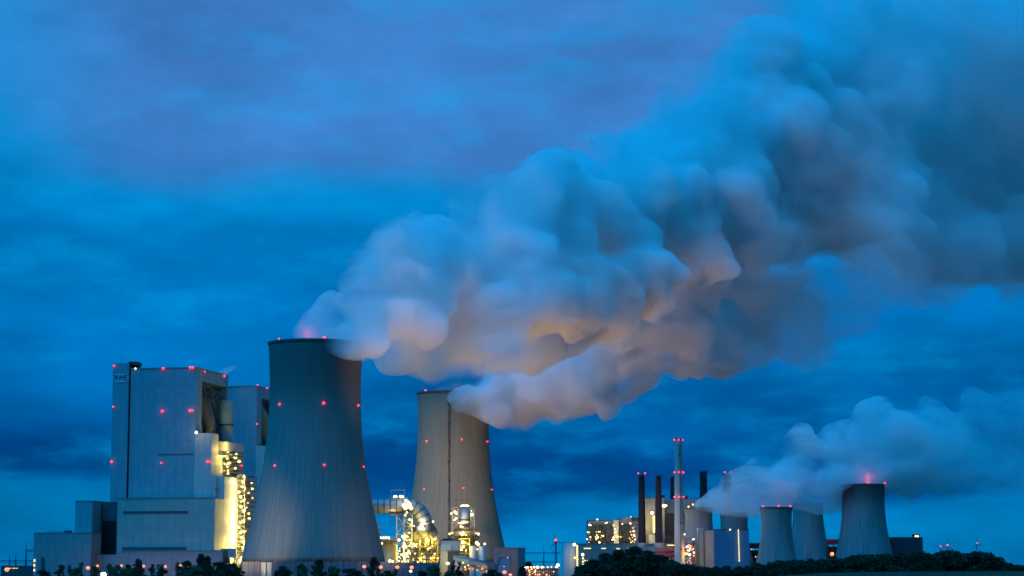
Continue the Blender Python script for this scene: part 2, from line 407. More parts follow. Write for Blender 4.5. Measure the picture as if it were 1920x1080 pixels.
B1 = Frame(363, 1800)
ztop = B1.z(690, 0, 0)
def boiler(fr, label, full):
    o = fr.pt(-28, 40); root = thing('boiler_house', label, 'boiler house', (o.x, o.y, 0), 'tall boiler houses')
    zt = ztop; z712 = zt-9.5; z812 = zt-52.5; aL = fr.a_at(243, 0, 800) if full else -62
    mb = MB()
    mb.prism(fr.fp(aL, -17, 0, 78), 0, zt).prism(fr.fp(-17, 0, 0, 14), 0, zt)
    mb.prism(fr.fp(-17, 0, 14, 78), z712, zt-.05).prism(fr.fp(-17, 0, 74, 78), z812-4, z712)
    mb.build('wall', 'clad', root)
    MB().prism(fr.fp(aL-.3, .4, -.4, 78.4), zt, zt+.9).build('roof_edge', 'steel', root)
    MB().prism(fr.fp(-16.9, -.2, 14.1, 73.9), z812-4.1, z812-3.3).build('recess_floor', 'black', root)
    # side block, stepped
    nb = MB(); zN = fr.z(812, 14, 0) if full else z812; zNn = zN-16.5; zN2 = zN-4.6
    b1, b2 = (fr.b_at(409, 14, 850), fr.b_at(423, 14, 850)) if full else (20, 36)
    nb.prism(fr.fp(.04, 14, -.4, b1), 0, zN).prism(fr.fp(-16.5, 14, b1, b2), 0, zNn).prism(fr.fp(-16.5, 14, b2, 80), 0, zN2)
    nb.build('side_block', 'clad_side', root)
    # round flue duct standing in the recess
    cb = fr.b_at(409, -3, 780) if full else 30
    p = fr.pt(3 if full else -5, cb+3); r = 5.9
    if full:
        MB().lathe(p.x, p.y, [(.1, zt-20.5), (r-.5, zt-21.5), (r, zt-23), (r, zt-41)], 40).build('flue_duct', 'clad', root)
        MB().lathe(p.x, p.y, [(r, zt-42.4), (r+.7, zt-42.2), (r+.7, zt-41.2), (r, zt-41)], 40).build('duct_flange', 'steel_dark', root)
        MB().lathe(p.x, p.y, [(r-.5, zt-42.4), (r-.5, zt-56), (r-2.4, zt-57.5), (r-2.4, zt-73)], 40).build('flue_duct', 'clad', root)
        tr = MB(); q0, q1, q2 = fr.p3(-1, 18, zt-13), fr.p3(-1, 38, zt-14), fr.p3(-1, 62, zt-16)
        for u, v in ((q0, q1), (q1, q2), (q0-Vector((0, 0, 9)), q1-Vector((0, 0, 9))), (q0-Vector((0, 0, 9)), q1), (q1, q1-Vector((0, 0, 9))), (q1, q2-Vector((2, 0, 9))), (q2, q2-Vector((0, 0, 9))), (q1-Vector((0, 0, 9)), q2)): tr.bar(u, v, 1.0)
        tr.build('truss', 'steel_dark', root)
    MB().tube([fr.p3(-12, 24, z712-4), fr.p3(-9, 40, z812+26), fr.p3(-3, 42, z812+8), fr.p3(-3, 42, z812-3)], [7, 7, 5.5, 5], 16).build('inclined_duct', 'clad_dark' if full else 'vessel', root, smooth=True)  # on the twin house the duct's yellow colour paints in warm lamplight
    return root, aL
BH1, aL1 = boiler(B1, 'tall grey boiler house at far left with stair shaft, lettered sign and antenna', True)
B2 = Frame(478, 1975)
BH2, _ = boiler(B2, 'matching boiler house partly hidden behind the nearest cooling tower', False)
aS0 = B1.a_at(210, -1, 800); zS = B1.z(682, aS0, 0)
MB().prism(B1.fp(aS0, aL1-1.1, -1.5, 26), 0, zS).build('stair_shaft', 'clad', BH1)
MB().prism(B1.fp(aL1-1.0, aL1-.1, -.5, 20), 0, zS+1.5).build('shadow_joint', 'black', BH1)
MB().prism(B1.fp(B1.a_at(292, 0), -1.5, -.32, -.02), B1.z(852.6, -20, 0), B1.z(851.2, -20, 0)).build('ledge', 'clad_dark', BH1)
MB().prism(B1.fp(aL1-3, aL1+4, 2, 14), zS-1, zS+1.6).build('roof_cabin', 'steel_dark', BH1)
p = B1.p3(aS0+5, 4, zS); MB().bar(p, p+Vector((0, 0, 11.5)), .3, .12).build('antenna', 'steel_dark', BH1)
zs0, zs1 = B1.z(717, aS0, 0), B1.z(702, aS0, 0)
sg = MB().prism(B1.fp(aS0+1.4, aL1-2.0, -1.85, -1.52), zs0, zs1).build('sign_panel', 'sign', BH1)
fc = bpy.data.curves.new('lettering', 'FONT'); fc.body = 'RWE'; fc.size = 6.6; fc.extrude = .1; fc.align_x = 'CENTER'; fc.align_y = 'CENTER'; fc.offset = .10
fc.materials.append(M['letters']); tmp = bpy.data.objects.new('lettering', fc); COL.objects.link(tmp)
fme = bpy.data.meshes.new_from_object(tmp.evaluated_get(bpy.context.evaluated_depsgraph_get())); bpy.data.objects.remove(tmp)
fme.materials.clear(); fme.materials.append(M['letters']); fo = bpy.data.objects.new('lettering', fme); COL.objects.link(fo); fo.parent = sg
q = B1.p3((aS0+aL1)/2-.3, -1.98, (zs0+zs1)/2); fo.location = q-Vector(sg['_o']); fo.rotation_euler = (pi/2, 0, AN); fo.scale = (.76, 1, 1)
def on_front(px, py, b=-.6): a = B1.a_at(px, b, py); pt = B1.pt(a, b); return P(px, py, pt.y)
for px, py in ((214, 686), (306, 691), (357, 689), (361.5, 689.5), (212, 763), (304, 771), (356, 770), (360.5, 770), (209, 866), (302, 868), (389, 866), (393.5, 866)):
    warn(on_front(px, py, -2.2 if px < 240 else -1.2), 1.35, BH1)
def on_side(fr, px, py, a=.4): b = fr.b_at(px, a, py); pt = fr.pt(a, b); return P(px, py, pt.y)
for px, py in ((384, 697), (421, 705)): warn(on_side(B1, px, py, 1), 1.25, BH1)
warn(on_side(B1, 453, 873, 15), 1.2, BH1)
for px, py in ((483, 722), (501, 728), (482, 795)): warn(on_side(B2, px, py, 1), 1.25, BH2)
lamp(on_side(B1, 368, 811, 2.5), 1.3, 'lamp_w', BH1); lamp(on_front(254, 691), .8, 'lamp_w', BH1)
light(on_side(B1, 368, 809, 5), 1500, WARM, .6, BH1)
# turbine hall in front, with its lit side wall
aC0 = B1.a_at(219, -22); aC1 = B1.a_at(402, -22); zC = B1.z(934, aC1, -22); zL = B1.z(893, aC1, 0)
o = B1.pt((aC0+aC1)/2, 0); HALL = thing('turbine_hall', 'pale turbine hall with dark louvre, painted shade strip and a floodlit yellow side wall', 'turbine hall', (o.x, o.y, 0))
MB().prism(B1.fp(aC0, aC1, -22, -.9), 0, zC).build('wall', 'clad_hall', HALL)
MB().prism(B1.fp(-38, aC1, -.85, 76), 0, zC).prism(B1.fp(14.05, aC1, 0, 76), zC, zL).build('side_wall', 'clad_side', HALL)
for y0, y1, nm, ax in ((957.5, 962, 'louvre_and_shade_strip', 352), (1025.5, 1033, 'louvre_and_shade_strip', 350)):
    MB().prism(B1.fp(B1.a_at(230, -22), B1.a_at(ax, -22), -22.35, -22.05), B1.z(y1, aC1, -22), B1.z(y0, aC1, -22)).build(nm, 'clad_dark', HALL)  # lower strip: an opening's shade put into dark cladding colour
MB().prism(B1.fp(aC0-.3, aC1+.4, -22.4, -21.6), zC, zC+.7).build('roof_edge', 'steel', HALL)
q = B1.p3(aC1-6, -1.6, zC); MB().tube([q, q+Vector((0, 0, 14)), q+Vector((0, 1.5, 17))], .5, 8).lathe(q.x, q.y, [(.5, q.z+6), (1.3, q.z+7), (1.3, q.z+9), (.5, q.z+10)], 10).build('vent_pipe', 'steel', HALL)
# annex buildings to the left
def fbuild(name, label, cat, px0, px1, pyt, b0, b1, mat, group=None):
    a0, a1 = B1.a_at(px0, b0), B1.a_at(px1, b0); o = B1.pt((a0+a1)/2, (b0+b1)/2)
    r = thing(name, label, cat, (o.x, o.y, 0), group); z = B1.z(pyt, (a0+a1)/2, b0)
    MB().prism(B1.fp(a0, a1, b0, b1), 0, z).build('wall', mat, r)
    MB().prism(B1.fp(a0-.3, a1+.3, b0-.3, b1+.3), z, z+.6).build('roof_edge', 'steel', r)
    return r, a0, a1, z
D, a0, a1, z = fbuild('bunker_building', 'mid height plain grey block left of the turbine hall', 'bunker building', 140, 172, 940, -24, 30, 'clad')
D2, a0, a1, z = fbuild('link_building', 'shadowed dark link block with tall black gateway beside the turbine hall', 'link building', 172.6, 218, 942, -6, 30, 'clad_dark')  # shade of this set-back face is put into the darker cladding colour
MB().prism(B1.fp(B1.a_at(192, -6), B1.a_at(217, -6), -6.3, -6.05), 0, B1.z(977, a0, -6)).build('gateway', 'black', D2)  # flat black panel painting in the shade of the opening
Eb, a0, a1, z = fbuild('workshop_building', 'wide low grey block at the far left edge with three lit windows', 'workshop building', 64, 171.5, 1000, -44, -24.5, 'clad_low')
for py in (1051, 1060, 1069):
    MB().prism(B1.fp(B1.a_at(65, -44), B1.a_at(67.6, -44), -44.4, -44.1), B1.z(py+2.2, a0, -44), B1.z(py-2.2, a0, -44)).build('window', 'win_y', Eb)
rl = MB()
for i in range(9): q = B1.p3(a0+9+i*2.6, -40, z); rl.bar(q, q+Vector((0, 0, 1.4)), .22)
rl.bar(B1.p3(a0+9, -40, z+1.4), B1.p3(a0+30, -40, z+1.4), .25); rl.box(B1.p3(a0+27, -40, z+1.4), (6, 2, 1.6)); rl.bar(B1.p3(a0+26, -40, z), B1.p3(a0+26, -40, z+4), .3)
rl.build('roof_railing', 'steel_dark', Eb)
MB().prism(B1.fp(B1.a_at(80, -44), B1.a_at(84, -44), -45.5, -44.1), 0, B1.z(1045, a0, -44)).build('downpipe', 'clad_dark', Eb)
Fb, a0, a1, z = fbuild('front_annex', 'long low pinkish annex along the foot of the turbine hall', 'annex', 230, 418, 1033.5, -34, -22.6, 'clad_low')
MB().prism(B1.fp(B1.a_at(182, -33), B1.a_at(229.7, -33), -33, -23), 0, B1.z(1040, a0, -33)).build('lower_wing', 'clad_low', Fb)
# bridge box and round tank before the lit wall
ob = B1.pt(aC1+6, -26); TK = thing('filter_tank', 'small dark round tank with pale box before the floodlit wall', 'tank', (ob.x, ob.y, 0))
q = P(422, 1036, 1765); MB().lathe(q.x, q.y, [(.01, 15), (3.4, 15), (3.4, P(0, 1029, 1765).z-.6), (2.6, P(0, 1029, 1765).z), (.01, P(0, 1029, 1765).z)], 24).build('tank_shell', 'vessel_dark', TK, smooth=True)
q2 = P(434.5, 1037, 1765); MB().box((q2.x, q2.y, q2.z), (5.4, 6, 7.4)).build('filter_box', 'clad', TK)
for px in (419, 426, 431, 439):
    q3 = P(px, 1046, 1765); MB().bar((q3.x, q3.y, 0), (q3.x, q3.y, q3.z+3), .6).build('leg', 'steel_dark', TK)
q = P(407.5, 1021, 1790); MB().box((q.x, q.y, q.z), (2.8, 3, 12)).build('duct_box', 'clad_side', HALL)
# floodlit stair towers
FL = 'lit lattice stair towers'
def stair(label, fr, px0, px1, py0, py1, a0, w, b_px_a, step, lmat='lamp_w', z0=None):
    b0 = fr.b_at(px0, a0+w/2, py1); b1 = fr.b_at(px1, a0+w/2, py1); zt = fr.z(py0, a0, b0); zb = fr.z(py1, a0, b0) if z0 is None else z0
    o = fr.pt(a0+w/2, (b0+b1)/2); r = thing('stair_tower', label, 'stair tower', (o.x, o.y, zb), FL)
    n, st = lattice(r, fr, a0, a0+w, b0, b1, zb, zt, step, False)
    for i in range(n):
        z = zb+(i+.75)*st
        for k in range(2):
            if rng.random() < .85:
                b = b0+(b1-b0)*(k*.7+rng.uniform(0, .3)); lamp(fr.p3(a0+w*rng.uniform(.1, .6), b, z+rng.uniform(-.6, .6)), rng.uniform(.8, 1.5), lmat, r)
    return r, b0, b1, zb, zt
ST1, b0, b1, zb, zt = stair('short lit stair tower high on the boiler house side block', B1, 424, 449, 845, 893, 14.6, 5, 0, 3.0)
for i in range(4): light(B1.p3(19.5, b0+1+2*(i % 2), zb+3+(zt-zb)*i/3.4), 20000, YEL, .5, ST1)
ST2, b0, b1, zb, zt = stair('tall brightly lit stair tower against the yellow floodlit wall', B1, 450, 472, 891, 1055, aC1+.8, 6, 0, 4.2, z0=0)
for i in range(9): light(B1.p3(aC1+7.5, b0-3+rng.uniform(-1, 6), zb+14+(zt-zb-16)*i/8), rng.choice((3500, 5500, 8000)), YEL, .5, ST2)
for i in range(10): light(B1.p3(aC1+3.2, b0-7+rng.uniform(-2, 2), zb+12+(zt-zb-14)*i/9.5), rng.choice((1500, 3000, 4500)), (1, .82, .34), .5, ST2)
for px, py, w in ((445, 975, 6000), (444, 1010, 6000), (440, 1025, 4000), (430, 1023, 1500), (432, 1050, 2500), (446, 1050, 2500)):
    pt = on_side(B1, px, py, aC1+4.5); light(pt, w, YEL, .5, ST2)
q = P(450, 1052, 1700); lamp(q, 1.6, 'lamp_w', ST2)

# ------------------------------------------------------------------ flue gas cleaning plant
WF = Frame(960, 1800)                                  # axis-aligned helper frames
class Flat(Frame):
    def __init__(s, Y): s.O = Vector((0, Y))
    def pt(s, a, b): return s.O+Vector((a, b))
def lat(root, px0, px1, py0, py1, Y, d, step, **kw):
    fr = Flat(Y); a0, a1 = P(px0, py1, Y).x, P(px1, py1, Y).x
    return lattice(root, fr, a0, a1, 0, d, max(0, P(0, py1, Y).z), P(0, py0, Y).z, step, kw.pop('lamps', False), **kw)
def lamps(root, lst, Y, r=1.0, mat='lamp_w'):
    r *= .68
    for t in lst:
        px, py = t[:2]; lamp(P(px, py, Y), r*(t[2] if len(t) > 2 else rng.uniform(.7, 1.2))*rng.uniform(.75, 1.15), mat, root)
def tank(name, label, cat, px0, px1, pyt, Y, mat, group=None, dome=.12, segs=32):
    c = P((px0+px1)/2, pyt, Y); r = (P(px1, pyt, Y).x-P(px0, pyt, Y).x)/2
    o = thing(name, label, cat, (c.x, Y, 0), group)
    MB().lathe(c.x, Y, [(r, 0), (r, c.z-r*dome), (r*.7, c.z-r*dome*.3), (.05, c.z)], segs).build('shell', mat, o, smooth=True)
    rg = MB()
    for k in range(12):
        t0, t1 = 2*pi*k/12, 2*pi*(k+1)/12; zz = c.z-r*dome
        a, b = Vector((c.x+r*cos(t0), Y+r*sin(t0), zz)), Vector((c.x+r*cos(t1), Y+r*sin(t1), zz)); u = Vector((0, 0, 1.2))
        rg.bar(a, a+u, .2).bar(a+u, b+u, .2)
    rg.build('railing', 'steel_dark', o)
    return o, c, r
Y1 = 1790
o = P(750, 948, Y1); DUCT = thing('flue_duct', 'big ribbed flue gas duct running out from behind the nearest cooling tower and bending down', 'duct', (o.x, Y1, 0))
path = [P(px, py, Y1) for px, py in ((640, 950), (690, 949.5), (745, 948.5), (762, 948.5), (773, 950), (783, 955), (791, 963.5), (796, 974), (798, 988))]
MB().tube(path, 5.9, 28).build('duct_pipe', 'duct', DUCT, smooth=True)
def rings(path, r, gap, w=.7):
    mb = MB(); acc = 0
    for p, q in zip(path, path[1:]):
        L = (q-p).length; d = (q-p).normalized(); t = gap-acc
        while t < L: c = p+d*t; mb.tube([c-d*w/2, c+d*w/2], r, 28); t += gap
        acc = L-(t-gap)
    return mb
rings(path, 6.15, 4.9).build('stiffener_ring', 'steel_dark', DUCT)
pl = MB(); za = P(0, 937, Y1).z
a, b = P(731, 937, Y1).x, P(765, 937, Y1).x
pl.box(((a+b)/2, Y1, za), (b-a, 9, .5))
for x in np.linspace(a, b, 6): pl.bar((x, Y1-4.4, za), (x, Y1-4.4, za+1.5), .2)
pl.bar((a, Y1-4.4, za+1.4), (b, Y1-4.4, za+1.4), .2)
for x in (a+1, b-3): pl.bar((x, Y1, za), (x, Y1, P(0, 919, Y1).z), .35)
pl.bar((a+1, Y1, P(0, 919, Y1).z), (b-2, Y1, P(0, 919, Y1).z), .4)
pl.build('platform', 'steel', DUCT)
lamps(DUCT, [(739, 931, 1.5), (743, 931, 1.3), (751, 931, 1.7), (755, 931.5, 1.6), (761, 938, 1.3), (766, 945, 1.4)], Y1-5)
for px, py, s in ((757, 948, 1.6), (763, 950, 1.9), (768, 946, 1.6), (771, 953, 1.4), (760, 953, 1.4), (766, 941, .9)): lamp(P(px, py, Y1-7.5), s, 'lamp_w', DUCT)
sp_ = MB(); q0 = P(730, 965, Y1); q1 = P(765, 965, Y1); sp_.box(((q0.x+q1.x)/2, Y1, q0.z), (q1.x-q0.x, 8, 1.2)); sp_.build('support_deck', 'steel_dark', DUCT)
lp = P(760, 941, Y1-14); light(lp, 6000, (1, .9, .55), .8, DUCT); light(P(790, 985, Y1-9), 9000, (1, .9, .55), .8, DUCT); light(P(735, 972, Y1-8), 2500, WARM, .8, DUCT)
# support tower with stairs
o = P(758, 1050, Y1); SUP = thing('support_tower', 'lit steel support tower under the bend of the flue duct', 'support tower', (o.x, Y1, 0))
lat(SUP, 743, 756, 966, 1056, Y1-3, 9, 7, mat='steel', w=.55)
lat(SUP, 757, 772, 962, 1062, Y1-12, 8, 5.2, mat='steel', w=.55)
lamps(SUP, [(760, 966, 1.5), (768, 974, 1.5), (763, 961), (767, 999, 1.3), (755, 1006, 1.5), (760, 1007, 1.5), (764, 1006), (768, 1012), (758, 1019, 1.4), (762, 1025, 1.3), (768, 1023), (766, 1033), (753, 1040, 1.3),
            (758, 1041, 1.2), (763, 1040), (766, 1045), (749, 1033), (748, 1044), (748, 1052, 1.3), (754, 1053, 1.4), (760, 1053, 1.2), (766, 1053), (755, 1025)], Y1-14, .95)
lamps(SUP, [(750, 1028), (757, 1033), (769, 1039), (751, 1047), (770, 1018), (747, 1038), (763, 1014)], Y1-14, .8, 'lamp_y')
for px, py, w in ((762, 1008, 14000), (757, 1024, 12000), (757, 1045, 14000), (770, 980, 9000), (764, 1036, 9000)): light(P(px, py, Y1-13), w*.75, YEL, .8, SUP)
# absorber
c = P(796, 1000, Y1+2); AY = Y1+2; s = S(AY)
ABS = thing('absorber_vessel', 'dark capped round absorber vessel with yellow pipes beside the support tower', 'absorber vessel', (c.x, AY, 0))
zz = lambda py: P(0, py, AY).z
MB().lathe(c.x, AY, [(21*s, 0), (21*s, zz(1010)), (24*s, zz(1001))], 40).build('vessel_body', 'vessel', ABS, smooth=True)
MB().lathe(c.x, AY, [(24.4*s, zz(1001)), (24.4*s, zz(998)), (22*s, zz(989)), (17*s, zz(984)), (.1, zz(983))], 40).build('vessel_cap', 'vessel_dark', ABS, smooth=True)
MB().box((c.x-3*s, AY, zz(979)), (9*s, 9*s, 8*s)).box((c.x+6*s, AY-3, zz(980)), (4*s, 4*s, 7*s)).build('inlet_collar', 'vessel_dark', ABS)
pf = MB()
for py, r in ((1000, 26), (1017, 24), (1031, 24), (1048, 24)):
    pf.lathe(c.x, AY, [(21.1*s, zz(py)), (r*s, zz(py)), (r*s, zz(py)+.5), (21.1*s, zz(py)+.5)], 32, True)
    for k in range(24):
        t = 2*pi*k/24; q = Vector((c.x+r*s*cos(t), AY+r*s*sin(t), zz(py))); t2 = 2*pi*(k+1)/24; q2 = Vector((c.x+r*s*cos(t2), AY+r*s*sin(t2), zz(py)))
        pf.bar(q, q+Vector((0, 0, 1.5)), .18).bar(q+Vector((0, 0, 1.5)), q2+Vector((0, 0, 1.5)), .18)
pf.build('platform', 'steel', ABS)
for px, top, r in ((801.5, 1018, 1.5), (812, 1009, 1.3), (816.5, 1012, 1.1), (821.5, 1010, 1.3)):
    q = P(px, top, Y1-10)
    MB().tube([(q.x-3, q.y+5, q.z+.5), (q.x-1, q.y+1, q.z+.5), (q.x, q.y, q.z-1.5), (q.x, q.y, 0)], r, 12).build('pipe', 'pipe_y', ABS, smooth=True)
lamps(ABS, [(775, 1020, 1.7), (779, 1023, 1.9), (773, 1025, 1.3), (782, 1026, 1.2), (800, 1011.5, 1.9), (803, 1013, 1.2), (815, 1011, 1.5), (807, 1026, 1.5), (811, 1024), (790, 1051, 1.4), (797, 1054, 1.6), (784, 1054), (775, 1049)], Y1-12, 1.0)
lamps(ABS, [(812, 978, 1.2), (776, 986, .8), (772, 993, .8)], Y1-10, 1.0)
p = P(812, 978, Y1-10); MB().bar(p, (p.x, p.y, zz(999)), .25).build('lamp_post', 'steel_dark', ABS)
for px, py, w in ((779, 1020, 14000), (801, 1009, 12000), (809, 1025, 7000), (790, 1048, 14000), (778, 995, 5000), (812, 1045, 7000)): light(P(px, py, Y1-15), w*.5, YEL, .8, ABS)
dt = MB()
for i in range(26):
    px, py = rng.uniform(778, 818), rng.uniform(986, 1050); q = P(px, py, Y1-10.5); MB().box(q, (rng.uniform(.6, 2.4), 1, rng.uniform(.8, 3.4))).build('valve_cabinet', 'steel_dark', ABS)
for i in range(9):
    px = rng.uniform(776, 815); q = P(px, rng.uniform(1003, 1020), Y1-10.8); MB().bar(q, (q.x, q.y, q.z-rng.uniform(5, 14)), .35).build('thin_pipe', 'steel_dark', ABS)
# pipe rack and walkways in front of the first absorber
o = P(790, 1050, Y1-16); RK = thing('pipe_rack', 'cluttered lit pipe rack with walkways in front of the dark capped absorber vessel', 'pipe rack', (o.x, Y1-16, 0))
YR = Y1-17; rk = MB()
for px in (773, 783, 794, 806, 818, 826): rk.bar((P(px, 0, YR).x, YR, 0), P(px, 1016+6*((px//10) % 2), YR), .5)
for py, x0, x1 in ((1022, 773, 826), (1031, 773, 818), (1040, 773, 826), (1049, 770, 826)):
    rk.bar(P(x0, py, YR), P(x1, py, YR), .55).bar(P(x0, py-2.6, YR), P(x1, py-2.6, YR), .2)
    for k in range(14): px = x0+(x1-x0)*k/13; rk.bar(P(px, py, YR), P(px, py-2.6, YR), .18)
for a, b in (((773, 1040), (783, 1031)), ((783, 1049), (794, 1040)), ((806, 1040), (818, 1031)), ((794, 1031), (806, 1022))): rk.bar(P(*a, YR), P(*b, YR), .45)
rk.build('frame', 'steel_dark', RK)
for py, x0, x1, r, mt in ((1025.5, 775, 823, .55, 'pipe_y'), (1034, 776, 817, .45, 'steel'), (1036, 774, 825, .4, 'pipe_y'), (1043.5, 772, 824, .6, 'steel')):
    a, b = P(x0, py, YR+2), P(x1, py, YR+2); e = b+Vector((0, 0, -6)); MB().tube([a+Vector((0, 0, 4)), a, b, e], r, 8).build('pipe', mt, RK, smooth=True)
for px, r in ((788, .7), (799, .9), (803.5, .5)): a = P(px, 1018, YR+3); MB().tube([a+Vector((0, 5, 2)), a+Vector((0, 1, 1)), a, (a.x, a.y, 0)], r, 8).build('pipe', 'pipe_y', RK, smooth=True)
for px, py in ((778, 1029), (800, 1046), (811, 1036)): q = P(px, py, YR+1); MB().lathe(q.x, q.y, [(.1, q.z-2.6), (1.3, q.z-2.2), (1.3, q.z+1.8), (.1, q.z+2.4)], 12).build('small_drum', 'steel', RK, smooth=True)
lamps(RK, [(778, 1038), (791, 1038.5), (803, 1029), (815, 1038.5), (786, 1047), (808, 1047), (821, 1047), (797, 1020.5), (782, 1020)], YR-1, 1.3, 'lamp_y')
SILO, c, r = tank('storage_silo', 'squat tan silo right beside the foot of the nearest cooling tower', 'silo', 716, 745.5, 1014, 1770, 'vessel')
lamps(SILO, [(714, 1008, 1.5), (719, 1008, 1.2), (724, 1007.5, 1.5), (729, 1008.5, 1.3), (748, 1012.5, 1.6), (716, 1019, 1.6), (731, 1052, 1.7), (736, 1053, 1.2)], 1752, .95)
dk = MB(); q0, q1 = P(705, 1012, 1765), P(746, 1012, 1765); dk.box(((q0.x+q1.x)/2, 1765, q0.z), (q1.x-q0.x, 10, .7))
for x in np.linspace(q0.x, q1.x, 9): dk.bar((x, 1760, q0.z), (x, 1760, q0.z+2.6), .22).bar((x, 1760, q0.z), (x+2, 1765, q0.z-4.5), .3)
dk.bar((q0.x, 1760, q0.z+2.6), (q1.x, 1760, q0.z+2.6), .25); dk.build('roof_gantry', 'steel', SILO)
light(P(722, 1010, 1748), 4500, YEL, .8, SILO); light(P(742, 1046, 1750), 4500, YEL, .8, SILO)
o = P(708, 990, 1900); MST = thing('service_mast', 'thin service mast peeking out behind the nearest cooling tower', 'mast', (o.x, 1900, 0))
lat(MST, 705, 712, 982, 1056, 1900, 4, 5, mat='steel_dark', w=.5)

Y2 = 1900; s2 = S(Y2); c = P(871, 1000, Y2)
AB2 = thing('absorber_vessel', 'second absorber in front of the ladder tower with blue domed duct on top', 'absorber vessel', (c.x, Y2, 0))
z2 = lambda py: P(0, py, Y2).z
MB().tube([(c.x, Y2+38, z2(962)), (c.x, Y2+10, z2(962)), (c.x, Y2+3, z2(963.5)), (c.x, Y2-1.5, z2(970)), (c.x, Y2-2, z2(988))], 10.2*s2, 28).build('duct_elbow', 'duct', AB2, smooth=True)
MB().lathe(c.x, Y2-2, [(10.5*s2, z2(976)), (10.9*s2, z2(975)), (10.9*s2, z2(974)), (10.5*s2, z2(973))], 28).build('stiffener_ring', 'steel_dark', AB2)
MB().lathe(c.x, Y2, [(17*s2, 0), (17*s2, z2(1010)), (21*s2, z2(1004)), (21*s2, z2(997)), (13*s2, z2(990)), (12*s2, z2(984))], 36).build('vessel_body', 'vessel', AB2, smooth=True)
pf = MB()
for py, r in ((993, 24), (1006, 31), (1020, 24)):
    pf.lathe(c.x, Y2, [(15*s2, z2(py)), (r*s2, z2(py)), (r*s2, z2(py)+.6), (15*s2, z2(py)+.6)], 32, True)
    for k in range(26):
        t = 2*pi*k/26; q = Vector((c.x+r*s2*cos(t), Y2+r*s2*sin(t), z2(py))); t2 = 2*pi*(k+1)/26; q2 = Vector((c.x+r*s2*cos(t2), Y2+r*s2*sin(t2), z2(py)))
        pf.bar(q, q+Vector((0, 0, 1.5)), .2).bar(q+Vector((0, 0, 1.5)), q2+Vector((0, 0, 1.5)), .2)
        if py == 1006: pf.bar(q, Vector((c.x+18*s2*cos(t), Y2+18*s2*sin(t), z2(1016))), .3)
pf.build('platform', 'steel_dark', AB2)
lat(AB2, 848, 858.5, 952, 1000, Y2-6, 6, 4.5, mat='steel', w=.45); lat(AB2, 882.5, 889, 952, 1000, Y2-6, 6, 4.5, mat='steel', w=.45)
lat(AB2, 861, 880, 1010, 1056, Y2-13, 5, 4.5, mat='pipe_y', w=.5)
MB().bar((P(852, 937, Y2).x, Y2, z2(937)), (P(882, 937, Y2).x, Y2, z2(937)), .5).bar((P(857, 937, Y2).x, Y2, z2(937)), (P(857, 937, Y2).x, Y2, z2(955)), .3).build('crane_beam', 'steel_dark', AB2)
lamps(AB2, [(864, 948.5, 1.0), (867, 948, 1.1), (870, 948, 1.1), (873, 948, 1.1), (876, 948, 1.1), (878.5, 948.5, 1.0), (846, 963, 1.4), (853, 960, 1.6), (856, 963, 1.2), (855, 972, 1.4), (852, 975, 1), (885, 965, 2.0), (884, 958, .8),
            (861, 981, 1.2), (865, 980.5, 1.3), (869, 980, 1.3), (873, 979.5, 1.2), (877, 979, 1.0), (864, 987, 1.5), (868, 988, 1.0)], Y2-13, .95)
lamps(AB2, [(843, 1001, 1.5), (848, 999, 1.0), (868, 999, 2.0), (866, 1003, 1.5), (897, 1001, 1.7), (893, 1000, 1), (867, 1016, 1.8), (871, 1017, 1.2), (894, 1018, 1.9), (897, 1021, 1.7), (909, 1020, 1.5), (880, 1021, 1.1),
            (869, 1025, 1.6), (865, 1031, 1.3), (874, 1032, 1.0), (895, 1030, 1.0), (862, 1000, .9), (874, 1003, .9)], Y2-16, .95)
for px, py, w, cl in ((870, 947, 5000, (1, .92, .6)), (868, 978, 7000, (1, .9, .5)), (852, 962, 3000, (1, .9, .5)), (868, 1002, 9000, YEL), (896, 1012, 2500, YEL), (868, 1024, 9000, YEL), (846, 1003, 3000, YEL)): light(P(px, py, Y2-17), w*.85, cl, .8, AB2)
for px0, px1, lb in ((880.5, 893, 'left one of two slim grey silos right of the second absorber'), (897, 911, 'right one of two slim grey silos right of the second absorber')):
    so_, c_, r_ = tank('slim_silo', lb, 'silo', px0, px1, 1024, 1885, 'clad_side', 'slim twin silos')
def fb(name, label, cat, px0, px1, pyt, Y, depth, mat, group=None, skew=0, roof='steel'):
    x0, x1 = P(px0, pyt, Y).x, P(px1, pyt, Y).x; z = P(0, pyt, Y).z
    r = thing(name, label, cat, ((x0+x1)/2, Y+depth/2, 0), group)
    MB().prism([(x0, Y), (x1, Y), (x1+skew, Y+depth), (x0+skew, Y+depth)], 0, z).build('wall', mat, r)
    if roof: MB().prism([(x0-.3, Y-.3), (x1+.3, Y-.3), (x1+.3+skew, Y+depth+.3), (x0-.3+skew, Y+depth+.3)], z, z+.7).build('roof_edge', roof, r)
    return r, x0, x1, z
G1, *_ = fb('pump_house', 'grey green building with dark roof between the two absorbers', 'pump house', 825.5, 862, 1014, 1840, 22, 'clad_side', roof='steel_dark')
MB().box((P(840, 1013, 1845).x, 1845, P(0, 1012, 1845).z), (9, 6, 1.6)).build('roof_vent', 'black', G1)
MB().prism([(P(825.8, 0, 1836).x, 1836), (P(849, 0, 1836).x, 1836), (P(849, 0, 1836).x, 1839.7), (P(825.8, 0, 1836).x, 1839.7)], 0, P(0, 1021, 1836).z).build('pale_front', 'pale_wall', G1)
G2, *_ = fb('substation_hut', 'small pale yellow lit building below the grey green one', 'hut', 826, 839.5, 1033.5, 1800, 20, 'pale_wall')
G3, *_ = fb('substation_hut', 'dark violet box building right of the pale yellow lit one', 'hut', 839.8, 861, 1033.5, 1802, 20, 'clad_dark')
